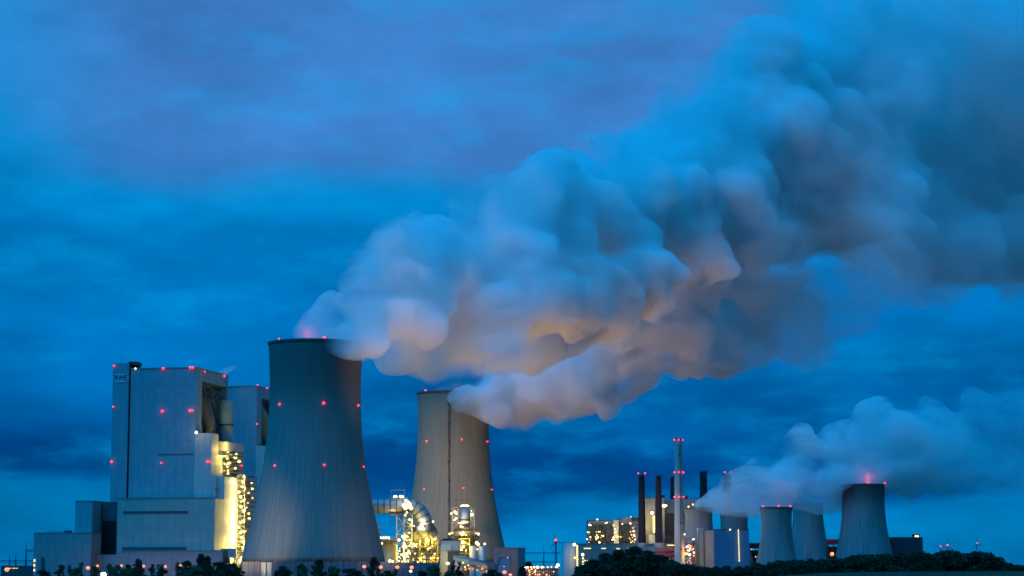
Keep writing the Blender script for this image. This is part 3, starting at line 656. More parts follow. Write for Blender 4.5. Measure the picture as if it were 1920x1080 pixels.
G4, *_ = fb('transfer_house', 'small tan transfer building at the head of the sloping conveyor', 'transfer house', 850, 865.5, 1042, 1780, 14, 'pale_wall')
light(P(832, 1046, 1783), 6000, (1, .88, .45), .6, G2); light(P(858, 1060, 1765), 2500, WARM, .6, G4); light(P(838, 1022, 1815), 6000, (1, .9, .6), .6, G1)
# conveyor gallery
A, Bq = P(862, 1049, 1775), P(926, 1064, 1745)
CV = thing('conveyor_gallery', 'covered conveyor gallery sloping down over an orange lit trestle', 'conveyor', ((A.x+Bq.x)/2, 1760, 0))
MB().tube([A, Bq], 3.3, 14).build('gallery', 'gallery', CV, smooth=True)
tr = MB()
for i in range(14):
    t0, t1 = i/14, (i+1)/14; u, v = A.lerp(Bq, t0)-Vector((0, 0, 3.4)), A.lerp(Bq, t1)-Vector((0, 0, 3.4)); dn = Vector((0, 0, -2.6))
    tr.bar(u, v, .3).bar(u+dn, v+dn, .3).bar(u, v+dn, .22).bar(u, u+dn, .22)
    if i % 4 == 1: tr.bar(u+dn, (u.x, u.y, 0), .6)
tr.build('trestle', 'steel', CV)
lamps(CV, [(868, 1055, 1.0), (872, 1063, 1.1), (878, 1060)], 1735, .8, 'lamp_w'); lamps(CV, [(873, 1068, 1.3), (880, 1066, 1.4), (886, 1067, 1.1), (904, 1066, 1.2), (912, 1071, .9), (895, 1069, .9)], 1735, .8, 'lamp_o')
light(P(883, 1066, 1748), 4500, ORA, .8, CV); light(P(903, 1066, 1745), 2500, ORA, .8, CV)
HB, x0, x1, z = fb('gypsum_store', 'pinkish boxy store building at the right foot of the ladder tower', 'store building', 926, 971, 1028, 1760, 40, 'clad_low', None, 6)
f0, f1, f2, f3 = P(931, 1080, 1752), P(952, 1080, 1752), P(959, 1047, 1757), P(938, 1047, 1757)
mb = MB(); mb._add([f0, f1, f2, f3]+[Vector((v.x, 1759.6, v.z)) for v in (f0, f1, f2, f3)], [(0, 1, 2, 3), (4, 7, 6, 5), (0, 4, 5, 1), (1, 5, 6, 2), (2, 6, 7, 3), (3, 7, 4, 0)]); mb.build('sloping_front', 'clad_blue', HB)
lamps(HB, [(952, 1045.5, .7), (945, 1062, .6)], 1750, .9, 'lamp_w')
light(P(960, 1074, 1722), 11000, (1, .5, .26), .6, HB)

# ------------------------------------------------------------------ noise barrier at the foot of the towers
bw = thing('noise_barrier', 'long grey barrier wall with dark posts along the foot of the nearest tower', 'barrier wall', (P(700, 1060, 1530).x, 1530, 0))
xa, xb = P(454, 1060, 1530).x, P(822, 1060, 1530).x; zt = P(0, 1053.2, 1530).z
mb = MB(); n = 33; dx = (xb-xa)/n
for i in range(n):
    if i in (3, 4): continue
    mb = MB(); mb.prism([(xa+i*dx+.35, 1529.6), (xa+(i+1)*dx-.05, 1529.6), (xa+(i+1)*dx-.05, 1530.4), (xa+i*dx+.35, 1530.4)], 0, zt-(0 if i < 24 else .6))
    mb.build('panel', 'barrier', bw)
for i in range(n+1):
    MB().bar((xa+i*dx+.15, 1529.9, 0), (xa+i*dx+.15, 1529.9, zt+.5+.5*(i % 5 == 0)), .55).build('post', 'steel_dark', bw)
MB().prism([(xa+3*dx+.4, 1530.6), (xa+5*dx-.1, 1530.6), (xa+5*dx-.1, 1531), (xa+3*dx+.4, 1531)], 0, zt-.4).build('lit_gate', 'pale_wall', bw)
light((xa+4*dx, 1527, 9), 380, WARM, .5, bw)

# ------------------------------------------------------------------ older plant
YO = 2850
def stack(label, px0, px1, pyt, pb0, pb1, pyb, Y, mat, group, base=None, lights=(), lr=1.5):
    c0, c1 = P((px0+px1)/2, pyt, Y), P((pb0+pb1)/2, pyb, Y); r1 = (px1-px0)/2*S(Y); r0 = (pb1-pb0)/2*S(Y)
    o = thing('chimney_stack', label, 'chimney', (c1.x, Y, 0), group); zb = c1.z
    MB().lathe(c1.x, Y, [(r0, zb), (r1, c0.z), (r1-.8, c0.z), (r1-.9, c0.z-4)], 32).build('shaft', mat, o, smooth=False)
    MB().lathe(c1.x, Y, [(r0*1.12, 0), (r0*1.12, zb), (r0*.9, zb+.05)], 32).build('base_collar', base or 'stack_pale', o, smooth=False)
    MB().lathe(c1.x, Y, [(r1+.3, c0.z-1.5), (r1+.5, c0.z+.3), (r1-.3, c0.z+.3)], 32).build('top_ring', 'rim', o)
    for py in lights:
        z = P(0, py, Y).z; r = r0+(r1-r0)*(z-zb)/(c0.z-zb)
        for t in (-.8, 0, .8): warn((c1.x+(r+1.2)*sin(t*1.35), Y-(r+1.2)*cos(t*1.35), z), lr, o)
    return o, c1, c0, r0, r1
STK = 'dark brown chimney stacks'
s1 = stack('dark brown stack left of the grey block, two red lamps at its top', 1195.5, 1206.5, 890, 1196.5, 1211, 1018, YO-40, 'stack_dark', STK)
for t in (-.75, .75): warn((s1[1].x+8*S(YO)*t*1.05, YO-44, s1[2].z+1.5), 1.6, s1[0])
stack('dark brown stack without lamps in front of the grey block', 1227, 1237, 891, 1228, 1243, 1018, YO-40, 'stack_dark', STK)
stack('thin dark brown stack right behind the white chimney', 1256.5, 1263.5, 893, 1256, 1267, 1018, YO+120, 'stack_dark', STK)
stack('dark stack without lamps standing between white chimney and steam', 1312.5, 1326, 884, 1312, 1328, 1018, YO+250, 'stack_dark', STK)
s5 = stack('dark stack with two red lamps half swallowed by steam', 1357, 1371, 888, 1356, 1374, 1018, YO+250, 'stack_dark', STK)
for t in (-.8, .8): warn((s5[1].x+7*S(YO+250)*t, YO+240, s5[2].z+1.3), 1.7, s5[0])
WC, c1, c0, r0, r1 = stack('tall slim white chimney with three rings of red lamps', 1261.7, 1275.7, 823, 1264.5, 1283.5, 1052, YO-90, 'stack_pale', None, 'stack_pale', (825, 886, 932), 1.55)
mb = MB(); p0 = Vector((c1.x+r0*.25, YO-90-r0*1.0, c1.z)); p1 = Vector((c1.x+r1*.25, YO-90-r1*1.0, c0.z-4)); mb.bar(p0, p1, .4)
for py in (853, 980, 1030): q = p0.lerp(p1, (P(0, py, YO-90).z-p0.z)/(p1.z-p0.z)); mb.box(q, (2.6, 2, 1.6))
mb.build('ladder', 'steel_dark', WC)
OG = 'blocks of the older power plant'
SI, c, r = tank('ash_silo', 'fat beige silo with a yellow lit stair strip, left end of the older plant', 'silo', 1053, 1084, 1018, 2700, 'stack_pale', None, .05)
MB().prism([(P(1077.5, 0, 2680).x, 2683), (P(1080, 0, 2680).x, 2683), (P(1080, 0, 2680).x, 2686), (P(1077.5, 0, 2680).x, 2686)], P(0, 1066, 2680).z, P(0, 1022, 2680).z).build('stair_strip', 'win_y', SI)
lamp(P(1077, 1021, 2678), 2.0, 'lamp_w', SI); lamp(P(1078, 1046, 2678), 1.4, 'lamp_y', SI); light(P(1074, 1035, 2668), 9000, YEL, 1, SI)
J0, *_ = fb('machine_hall', 'long low grey machine hall with thin yellow window slits behind the dark trees', 'machine hall', 1084, 1262, 1020, YO-10, 40, 'clad_old', OG)
for px0, px1, py in ((1090, 1103, 1028.5), (1122, 1130, 1028.5), (1149, 1155, 1029), (1169, 1174, 1029), (1241, 1256, 1019.5+3)):
    MB().prism([(P(px0, 0, YO).x, YO-10.5), (P(px1, 0, YO).x, YO-10.5), (P(px1, 0, YO).x, YO-10.1), (P(px0, 0, YO).x, YO-10.1)], P(0, py+.8, YO).z, P(0, py-.8, YO).z).build('window', 'win_y', J0)
q = P(1092.5, 1040, YO-30); MB().bar((q.x, q.y, 0), q, .7).build('lamp_post', 'steel_dark', J0); lamp(q, 2.0, 'lamp_p', J0)
for py in (1047, 1053, 1059): lamp(P(1093, py, YO-31), 1.3, 'lamp_y', J0)
lamps(J0, [(1083, 1049, 1.3), (1097, 1051, .9), (1101, 1051, .8)], YO-30, 1.2, 'lamp_y')
J1, x0, x1, z = fb('old_boiler_house', 'older boiler block whose open front glitters with many small lamps', 'boiler house', 1102.5, 1160, 976, YO+40, 60, 'clad_old', OG, roof='steel_dark')
MB().prism([(P(1158.5, 0, YO).x, YO+38), (P(1196, 0, YO).x, YO+38), (P(1196, 0, YO).x, YO+90), (P(1158.5, 0, YO).x, YO+90)], 0, P(0, 970, YO+38).z).build('upper_wing', 'clad_old', J1)
MB().prism([(P(1147, 0, YO).x, YO+28), (P(1156, 0, YO).x, YO+28), (P(1156, 0, YO).x, YO+37), (P(1147, 0, YO).x, YO+37)], 0, P(0, 975, YO+30).z).build('pier', 'clad_side', J1)
for px0, px1, py0, py1 in ((1103.5, 1131, 983, 1017), (1133, 1146, 983, 1017), (1161, 1178, 982, 1018), (1180, 1194, 970.5, 977)):
    MB().prism([(P(px0, 0, YO).x, YO+37), (P(px1, 0, YO).x, YO+37), (P(px1, 0, YO).x, YO+37.7), (P(px0, 0, YO).x, YO+37.7)], P(0, py1, YO+37).z, P(0, py0, YO+37).z).build('bay_shade_panel', 'clad_old_dark', J1)  # flat dark panels that paint in the shade of open bays
lt = MB(); Yb = YO+34
for py in (984, 991, 998, 1005, 1011, 1017):
    lt.bar(P(1102, py, Yb), P(1134, py, Yb), .7); lt.bar(P(1145, py, Yb), P(1166, py, Yb), .7); lt.bar(P(1176, py, Yb), P(1196, py, Yb), .7)
for px in (1103, 1112, 1121, 1133, 1146, 1156, 1165, 1177, 1185, 1193): lt.bar(P(px, 982, Yb), P(px, 1020, Yb), .7)
lt.build('gallery_frame', 'steel_dark', J1)
lamps(J1, [(1120, 974, 1.6), (1105, 984, 1.8), (1108, 985, 1.2), (1138, 980, 1.5), (1135, 981, 1.2), (1167, 982.5, 1.8), (1182, 981.5, 1.7), (1101, 1011, 2.0), (1122, 997, 1.5), (1107, 1007, 1.6), (1131, 1005, 1.6), (1121, 1008, 1.6), (1117, 1007, 1.4),
           (1124, 1017, 1.9), (1153, 992, 1.9), (1154, 998, 1.9), (1150, 1008, 1.6), (1148, 1012, 1.9), (1151, 1012, 1.4), (1188, 996, 1.8), (1189, 1004, 1.9), (1191, 1011.5, 1.8), (1187, 990, 1.3), (1183, 969, 1.1)], YO+27, 1.0, 'lamp_p')
lamps(J1, [(1102, 998, 1.4), (1105, 998, 1.1), (1118, 997.5), (1125, 997), (1119, 1003), (1122, 1006), (1127, 1008), (1128, 1004), (1118, 1011, 1.4), (1107, 1012), (1104, 1017), (1150, 985, 1.4), (1155, 1005, 1.4), (1161, 1006), (1157, 1007), (1164, 1007),
           (1183, 1017, 1.5), (1186, 1015), (1190, 1017), (1180, 1009), (1184, 1003), (1182, 997), (1192, 1006), (1186, 1008), (1182, 1012)], YO+27, 1.05, 'lamp_y')
for px, py, w in ((1105, 984, 9000), (1120, 1005, 16000), (1152, 995, 16000), (1150, 1010, 9000), (1187, 1000, 16000), (1138, 980, 6000)): light(P(px, py, YO+16), w*.4, YEL, 1.2, J1)
J2, x0, x1, z = fb('old_boiler_house', 'grey older boiler block between dark stacks with a tall yellow window strip', 'boiler house', 1208, 1246, 934, YO+60, 60, 'clad_old', OG, roof='steel_dark')
MB().prism([(x1+.1, YO+78), (P(1297, 0, YO+78).x, YO+78), (P(1297, 0, YO+78).x, YO+120), (x1+.1, YO+120)], 0, P(0, 936, YO+78).z).build('rear_wing', 'clad_old', J2)
MB().prism([(P(1244, 0, YO).x, YO+70), (P(1296, 0, YO).x, YO+70), (P(1296, 0, YO).x, YO+77.5), (P(1244, 0, YO).x, YO+77.5)], P(0, 1003, YO+70).z, P(0, 962, YO+70).z).build('bay_shade_panel', 'clad_old_dark', J2)  # dark panel with the recess shade put into its colour
mb = MB()
for px, w, h in ((1244, 5, 5), (1287, 6, 4), (1212, 4, 2), (1232, 6, 1.6)): q = P(px, 934, YO+75); mb.box((q.x, YO+92, q.z+h/2-.6), (w, 6, h))
mb.build('roof_vent', 'steel_dark', J2)
MB().prism([(P(1216.5, 0, YO+58).x, YO+58.8), (P(1220, 0, YO+58).x, YO+58.8), (P(1220, 0, YO+58).x, YO+59.7), (P(1216.5, 0, YO+58).x, YO+59.7)], P(0, 999, YO+58).z, P(0, 967, YO+58).z).build('window', 'win_y', J2)
MB().prism([(P(1209, 0, YO+50).x, YO+50), (P(1230, 0, YO+50).x, YO+50), (P(1230, 0, YO+50).x, YO+59.5), (P(1209, 0, YO+50).x, YO+59.5)], 0, P(0, 1002, YO+50).z).build('lower_wing', 'clad_side', J2)
lamp(P(1222.5, 961.5, YO+55), 2.2, 'lamp_p', J2); lamp(P(1244.5, 948.5, YO+50), 2.2, 'lamp_w', J2); lamp(P(1249, 948, YO+50), 1.5, 'lamp_y', J2)
light(P(1222, 962, YO+50), 5000, YEL, 1, J2); light(P(1246, 950, YO+45), 7000, YEL, 1, J2); light(P(1214, 1006, YO+38), 7000, YEL, 1, J2); light(P(1212, 985, YO+50), 5000, YEL, 1, J2)
for lb, px0, px1, py, r in (('upper thick red pipe left of the white chimney base', 1229, 1266, 1033, 2.4), ('lower thick red pipe left of the white chimney base', 1236, 1266, 1042, 2.0)):
    a_, b_ = P(px0, py, YO-60), P(px1, py, YO-60); o = thing('red_pipe', lb, 'pipe', ((a_.x+b_.x)/2, a_.y, 0), 'red pipes of the older plant')
    MB().tube([a_, b_], r, 16).build('pipe_run', 'pipe_red', o, smooth=True)
    for t in (.2, .8): q = a_.lerp(b_, t); MB().bar((q.x, q.y, 0), q, 1.0).build('pipe_support', 'steel_dark', o)
a_ = P(1196, 1026, YO-52); MB0, *_ = fb('precipitator_house', 'pale blue grey low building at the foot of the dark stacks', 'precipitator house', 1190, 1228, 1027, YO-60, 10, 'clad_blue', OG)
for lb, px0, px1, pyt, Yq in (('dark red gallery glimpsed between two old cooling towers', 1402, 1428, 1019, 2960), ('dark red gallery left of the tallest old cooling tower', 1550, 1574, 1012, 2990)):
    a_, b_ = P(px0, pyt, Yq), P(px1, pyt, Yq); o = thing('pipe_gallery', lb, 'gallery', ((a_.x+b_.x)/2, Yq, 0), 'red galleries among the old towers')
    MB().box(((a_.x+b_.x)/2, Yq, a_.z-3), (b_.x-a_.x, 8, 7)).build('gallery_box', 'pipe_red', o)
    MB().box(((a_.x+b_.x)/2, Yq+3, a_.z-17), (b_.x-a_.x, 4, 16)).build('lower_wall', 'clad_old_dark', o)
    for t in (.1, .5, .9): q = a_.lerp(b_, t); MB().bar((q.x, Yq-1, 0), (q.x, Yq-1, a_.z-6.6), 1.2).build('leg', 'steel_dark', o)
    if px0 > 1500: lamp(P(1560, 1039, Yq-14), 2.6, 'lamp_o', o); lamp(P(1561, 1038, Yq-15), 1.4, 'lamp_w', o)
    else: lamps(o, [(1409, 1030, .6), (1413, 1030, .6), (1417, 1044, .9)], Yq-12, 1, 'lamp_w')
K, *_ = fb('filter_block', 'big blue windowless block with a vertical string of lamps', 'filter block', 1339, 1404, 993.5, 2740, 50, 'clad_blue', None, roof='steel_dark')
cl, cr_ = P(1319, 993, 2775), P(1339, 993, 2740)
MB().prism([(cl.x, cl.y), (cr_.x-.1, 2740.2), (cr_.x-.1, 2789), (cl.x, 2789)], 0, P(0, 993.5, 2740).z-.2).build('side_wall', 'clad_old', K)
q0, q1 = P(1308.5, 990, 2772), P(1318.8, 990, 2772); MB().prism([(q0.x, 2772), (q1.x, 2772), (q1.x, 2786), (q0.x, 2786)], 0, q0.z).build('pier', 'clad_hall', K)
for i in range(15): lamp(P(1384.5+.12*i, 994+i*4.1, 2737), .72, 'lamp_w', K)
lamp(P(1369, 993, 2738), 1.0, 'lamp_w', K)
o = P(1294, 1040, 2765); PT = thing('process_tower', 'small red steel process tower ablaze with orange lamps beside the pale pier', 'process tower', (o.x, 2765, 0))
lat(PT, 1283, 1304, 1010, 1056, 2765, 8, 5, mat='steel', w=.6)
q0, q1 = P(1299, 1012, 2774), P(1305, 1012, 2774); MB().prism([(q0.x, 2774), (q1.x, 2774), (q1.x, 2779), (q0.x, 2779)], 0, P(0, 1014, 2774).z).build('red_column', 'pipe_red', PT)
lamps(PT, [(1301, 1011, 2.0), (1299, 1011.5, 1.2), (1289, 1025, 2.1), (1287, 1026, 1.6), (1292, 1032, 2.2), (1294, 1028, 1.5), (1301, 1036, 1.8), (1293, 1040, 2.2), (1300, 1029, 1.3)], 2759, 1, 'lamp_p')
lamps(PT, [(1283, 1036, 1.8), (1286, 1038, 1.8), (1289, 1038, 1.8), (1284, 1040, 1.6), (1295, 1024, 1.7), (1292, 1022, 1.3), (1297, 1031, 1.3), (1301, 1042, 1.2), (1294, 1047, 1.1), (1293, 1051, 1.0), (1289, 1054, .9), (1295, 1055, .9), (1289, 1032, 1.4)], 2759, 1, 'lamp_o')
light(P(1291, 1030, 2752), 5000, ORA, 1.5, PT); light(P(1292, 1046, 2752), 5000, YEL, 1.5, PT)
lamp(P(1283.5, 1002, 2740), 1.1, 'lamp_w', C_a[0])
for px, py in ((1291, 950), (1299, 946)): lamp(P(px, py, 2875), 1.1, 'lamp_w', C_a[0])
R_, x0, x1, z = fb('coal_bunker', 'dark flat block at the right end of the older plant, lit roof cabin', 'coal bunker', 1672, 1730, 1008, 2900, 50, 'clad_old_dark')
q = P(1718, 1006, 2901); MB().box((q.x, 2906, q.z+.6), (9, 6, 5)).build('roof_cabin', 'steel_dark', R_); lamp(P(1717, 1005.5, 2902), 1.4, 'lamp_y', R_); lamp(P(1721, 1005.5, 2902), 1.2, 'lamp_w', R_)

# ------------------------------------------------------------------ wind turbines, gantries, pipe bridge, lamps
def turbine(label, px, py, Y, h_r, lr):
    q = P(px, py, Y); o = thing('wind_turbine', label, 'wind turbine', (q.x, Y, 0), 'distant wind turbines')
    MB().tube([(q.x, Y, 0), (q.x, Y, q.z)], [2.6, 1.5], 10).build('mast', 'clad', o)
    MB().box((q.x, Y+1, q.z+1), (3.5, 9, 3.5)).build('nacelle', 'clad', o)
    for k in range(3):
        t = h_r+k*2*pi/3; MB().bar((q.x, Y-4, q.z+1), (q.x+sin(t)*h_b, Y-4, q.z+1+cos(t)*h_b), 1.6, .4).build('blade', 'clad_dark', o)
    warn((q.x, Y-6, q.z+3.4), lr, o)
h_b = 22
turbine('small wind turbine leftmost of the right horizon trio', 1763, 1027, 6500, .9, 3.4); turbine('small wind turbine in the middle of the right horizon trio', 1776, 1024.5, 6500, .2, 3.4)
turbine('small wind turbine standing alone at the right end', 1831.5, 1020.5, 6500, -.15, 3.4)
h_b = 15
turbine('wind turbine with one upright blade left of the beige silo', 1042, 1017, 3600, -.28, 2.9)
def gantry(label, pxs, pyt, beam, Y, group):
    o = thing('power_gantry', label, 'gantry', (P(sum(pxs)/len(pxs), 1040, Y).x, Y, 0), group)
    mb = MB()
    for px, t in zip(pxs, pyt if isinstance(pyt, (list, tuple)) else [pyt]*len(pxs)):
        q = P(px, t, Y); mb.bar((q.x, Y, 0), q, 1.5, .25); mb.bar((q.x-.9, Y, 0), (q.x-.2, Y, q.z*.8), .4).bar((q.x+.9, Y, 0), (q.x+.2, Y, q.z*.8), .4)
    mb.build('post', 'steel_dark', o); bm = MB()
    for px0, px1, py in beam:
        a, b = P(px0, py, Y), P(px1, py, Y); bm.bar(a, b, .45).bar(a-Vector((0, 0, 1.3)), b-Vector((0, 0, 1.3)), .35)
        for i in range(8): u, v = a.lerp(b, i/8), a.lerp(b, (i+.5)/8); bm.bar(u, v-Vector((0, 0, 1.3)), .22)
    bm.build('crossbeam', 'steel_dark', o); return o
gantry('slim steel switchyard gantry with three spires at the far left', [18.5, 30, 49.5], [1040, 1038, 1021], [(0, 62, 1051), (47, 63, 1031)], 1900, 'switchyard gantries')
gantry('faint steel switchyard gantry left of the beige silo', [983, 1019.5], [1023, 1022], [(984, 1051, 1036), (985, 1040, 1053)], 2500, 'switchyard gantries')
SB, *_ = fb('switch_house', 'low dark switch house with a row of lit windows at the far left', 'switch house', 2, 64, 1062, 1850, 12, 'clad_dark')
for px in (45, 48, 53, 56, 60): MB().prism([(P(px, 0, 1848).x, 1849.3), (P(px+2.4, 0, 1848).x, 1849.3), (P(px+2.4, 0, 1848).x, 1849.7), (P(px, 0, 1848).x, 1849.7)], P(0, 1066, 1848).z, P(0, 1065, 1848).z).build('window', 'win_y', SB)
PB, x0, x1, z = fb('pipe_bridge', 'low pipe bridge glittering with white and orange lamps right of the store building', 'pipe bridge', 984, 1046, 1066, 1560, 10, 'clad_old_dark')
lt = MB()
for i in range(17):
    x = x0+(x1-x0)*i/16; lt.bar((x, 1558, 0), (x, 1558, z+1), .35)
    if i < 16: lt.bar((x, 1558, z-5), (x+(x1-x0)/16, 1558, z-2), .25)
lt.bar((x0, 1558, z+1), (x1, 1558, z+1), .4).bar((x0, 1558, z-2), (x1, 1558, z-2), .4); lt.build('bridge_truss', 'steel', PB)
lamps(PB, [(990, 1064, .9), (996, 1063.5, 1.2), (1001.5, 1063.5, 1.1), (1008, 1063.5, 1.4), (1016, 1063.5, 1.4), (1019, 1063.5, 1.1), (1027, 1063.5, 1.1), (1034, 1063, .9), (1004, 1069, .8), (1003, 1072, .8), (993, 1073, .7), (1038, 1072, .7)], 1554, .9, 'lamp_w')
lamps(PB, [(987, 1067, 1.0), (992, 1069.5, 1.2), (997, 1067, 1.1), (993, 1078, 1.2), (1004, 1077, 1.1), (1008, 1078, 1.0), (1012, 1077.5, .9), (1025, 1078, 1.0), (1030, 1079, .7), (999, 1075, .6), (1019, 1074, .6)], 1554, .9, 'lamp_o')
light(P(998, 1070, 1548), 2500, ORA, .8, PB); light(P(1015, 1063, 1550), 1500, WARM, .8, PB)

def street_lamp(label, px, py, Y, mat, col, watt, r=.8, group='street lamps before the plant', post='steel'):
    q = P(px, py, Y); o = thing('street_lamp', label, 'street lamp', (q.x, Y, 0), group)
    MB().tube([(q.x+.8, Y, 0), (q.x+.8, Y, q.z-.4), (q.x+.5, Y, q.z+.1), (q.x, Y, q.z+.25)], [.28, .2, .16, .12], 8).build('pole', post, o)
    MB().box((q.x, Y, q.z+.35), (1.3, .6, .22)).build('lamp_head', 'steel_dark', o)
    lamp((q.x, Y, q.z), r*1.35, mat, o, 'lamp_glass', .8)
    if watt: light((q.x, Y+.1, q.z-.7), watt*(1.8 if Y > 1700 else 1.3), col, .4, o, (q.x, Y+9, q.z-4), 165, .3)
    return o
SL = [(13, 1068, 'bright orange street lamp at the far left by the switchyard', 'lamp_o', ORA, 4500, 1.2, 1500), (165, 1065, 'orange street lamp before the plain grey left block, brightest of the left row', 'lamp_o', ORA, 14000, 1.2, 1742),
      (183, 1061, 'orange street lamp before the shadowed link block', 'lamp_o', ORA, 4500, .8, 1742), (194, 1077, 'cold white lamp low among the trees before the link block', 'lamp_c', (.7, 1, .9), 500, 1.1, 1300),
      (227.5, 1061, 'orange street lamp at the left corner of the turbine hall', 'lamp_o', ORA, 4500, .9, 1742), (220, 1066, 'small orange lamp low by the left corner of the turbine hall', 'lamp_o', ORA, 300, .6, 1742),
      (269.5, 1061.5, 'orange street lamp left of middle before the turbine hall', 'lamp_o', ORA, 4500, .9, 1742), (310, 1062.5, 'orange street lamp right of middle before the turbine hall', 'lamp_o', ORA, 4500, .85, 1742),
      (338.5, 1061, 'orange street lamp above the black tree clump', 'lamp_o', ORA, 4500, .85, 1742), (349, 1063, 'fainter orange lamp above the black tree clump', 'lamp_o', ORA, 500, .7, 1742),
      (395, 1058.5, 'small yellow lamp between bushes left of the lit wall', 'lamp_y', YEL, 300, .6, 1742),
      (683, 1062.5, 'orange street lamp before the barrier wall, leftmost of its row', 'lamp_o', ORA, 4500, .95, 1500), (714, 1063.5, 'orange street lamp on tall post before the barrier wall under the nearest tower edge', 'lamp_o', ORA, 4500, .95, 1500),
      (745, 1063.5, 'orange street lamp before the barrier wall under the tan silo', 'lamp_o', ORA, 4500, .95, 1500), (772, 1064, 'orange street lamp before the barrier wall under the support tower', 'lamp_o', ORA, 4500, 1.0, 1500),
      (770, 1071, 'small white lamp low below the support tower', 'lamp_w', WARM, 300, .8, 1490), (839.5, 1056.5, 'white lamp on a pale post before the pale yellow building', 'lamp_w', WARM, 500, .95, 1480),
      (946, 1073, 'orange lamp at the foot of the pinkish store', 'lamp_o', ORA, 700, 1.0, 1500), (1046, 1059.5, 'white lamp on a dark post left of the beige silo', 'lamp_w', WARM, 300, .95, 1500),
      (957, 1078, 'low orange lamp right of the pinkish store', 'lamp_o', ORA, 300, .8, 1480)]
for px, py, lb, mt, cl, w, r, Yl in SL: street_lamp(lb, px, py, Yl, mt, cl, w, r)

# ------------------------------------------------------------------ trees
def crown_mesh(seed, kind):
    r = np.random.default_rng(seed); V = []; 
    H_ = {'round': 10, 'slim': 12, 'cone': 11, 'bush': 6}[kind]; lumps = []
    if kind == 'round':
        for i in range(58):
            t = r.uniform(0, 2*pi); h = r.uniform(.16, 1.0); w = 3.4*sin(pi*min(1, (h-.12)/.9))**.7
            lumps.append((w*r.uniform(.25, 1)*cos(t), w*r.uniform(.25, 1)*sin(t), h*H_, r.uniform(.45, 1.25)))
    elif kind == 'slim':
        for i in range(20):
            t = r.uniform(0, 2*pi); h = r.uniform(.2, 1); w = 1.7*sin(pi*min(1, h*.92))**.6
            lumps.append((w*r.uniform(.1, 1)*cos(t), w*r.uniform(.1, 1)*sin(t), h*H_, r.uniform(.5, 1.0)))
    elif kind == 'cone':
        for i in range(26):
            t = r.uniform(0, 2*pi); h = r.uniform(.12, 1); w = 3.0*(1.03-h)
            lumps.append((w*r.uniform(.3, 1)*cos(t), w*r.uniform(.3, 1)*sin(t), h*H_, .45+.9*(1-h)*r.uniform(.6, 1)))
    else:
        for i in range(48):
            t = r.uniform(0, 2*pi); h = r.uniform(.08, 1.0); w = 3.8*sqrt(max(0, 1-h*h))
            lumps.append((w*r.uniform(.2, 1)*cos(t), w*r.uniform(.2, 1)*sin(t), h*H_, r.uniform(.4, 1.05)))
    pts = []
    for lx, ly, lz, lr in lumps:
        n = int(150*lr**1.6); d = r.normal(size=(n, 3)); d /= np.linalg.norm(d, axis=1)[:, None]
        pts.append(np.array([lx, ly, lz])+d*lr*r.uniform(.35, 1.08, (n, 1))**.6*np.array([1, 1, .8]))
    pts = np.concatenate(pts); n = len(pts)
    a = r.normal(size=(n, 3)); a /= np.linalg.norm(a, axis=1)[:, None]; b = np.cross(a, r.normal(size=(n, 3))); b /= np.linalg.norm(b, axis=1)[:, None]
    sz = r.uniform(.10, .26, (n, 1))
    q = np.stack([pts-a*sz, pts-b*sz*.7, pts+a*sz, pts+b*sz*.7], 1).reshape(-1, 3)
    return q, n, lumps, H_
def quads_mesh(name, q, mat):
    me = bpy.data.meshes.new(name); n = len(q)//4
    me.vertices.add(4*n); me.vertices.foreach_set('co', q.astype(np.float32).ravel())
    me.loops.add(4*n); me.loops.foreach_set('vertex_index', np.arange(4*n, dtype=np.int32))
    me.polygons.add(n); me.polygons.foreach_set('loop_start', np.arange(0, 4*n, 4, dtype=np.int32)); me.update(calc_edges=True)
    me.materials.append(M[mat]); return me
PROTO = {}
for kind in ('round', 'slim', 'cone', 'bush'):
    for k in range(3):
        q, n, lumps, H_ = crown_mesh(100+k*7+len(kind), kind); cm = quads_mesh('crown', q, 'leaf' if k != 1 else 'leaf_b')
        mb = MB(); mb.tube([(0, 0, -1), (.05, 0, H_*.25), (-.05, .05, H_*.6), (.05, 0, H_*.92)], [.26, .2, .13, .04], 8)
        for lx, ly, lz, lr in lumps[:12]: mb.tube([(0, 0, lz*.55), (lx*.5, ly*.5, lz*.8), (lx, ly, lz)], [.1, .07, .03], 5)
        to = mb.build('trunk', 'bark'); tm = to.data; bpy.data.objects.remove(to)
        PROTO[kind, k] = (cm, tm, H_)
def tree(label, kind, k, px, pyt, Y, wf=1.0, group='trees before the power plant'):
    cm, tm, H_ = PROTO[kind, k]; q = P(px, pyt, Y); s = q.z/H_
    o = thing({'round': 'leafy_tree', 'slim': 'slender_tree', 'cone': 'conifer_tree', 'bush': 'bush'}[kind], label, 'bush' if kind == 'bush' else 'tree', (q.x, Y, 0), group)
    rz = rng.uniform(0, 6.28)
    for nm, me in (('crown', cm), ('trunk', tm)):
        c = bpy.data.objects.new(nm, me); COL.objects.link(c); c.parent = o; c.scale = (s*wf, s*wf, s); c.rotation_euler = (0, 0, rz)
    return o
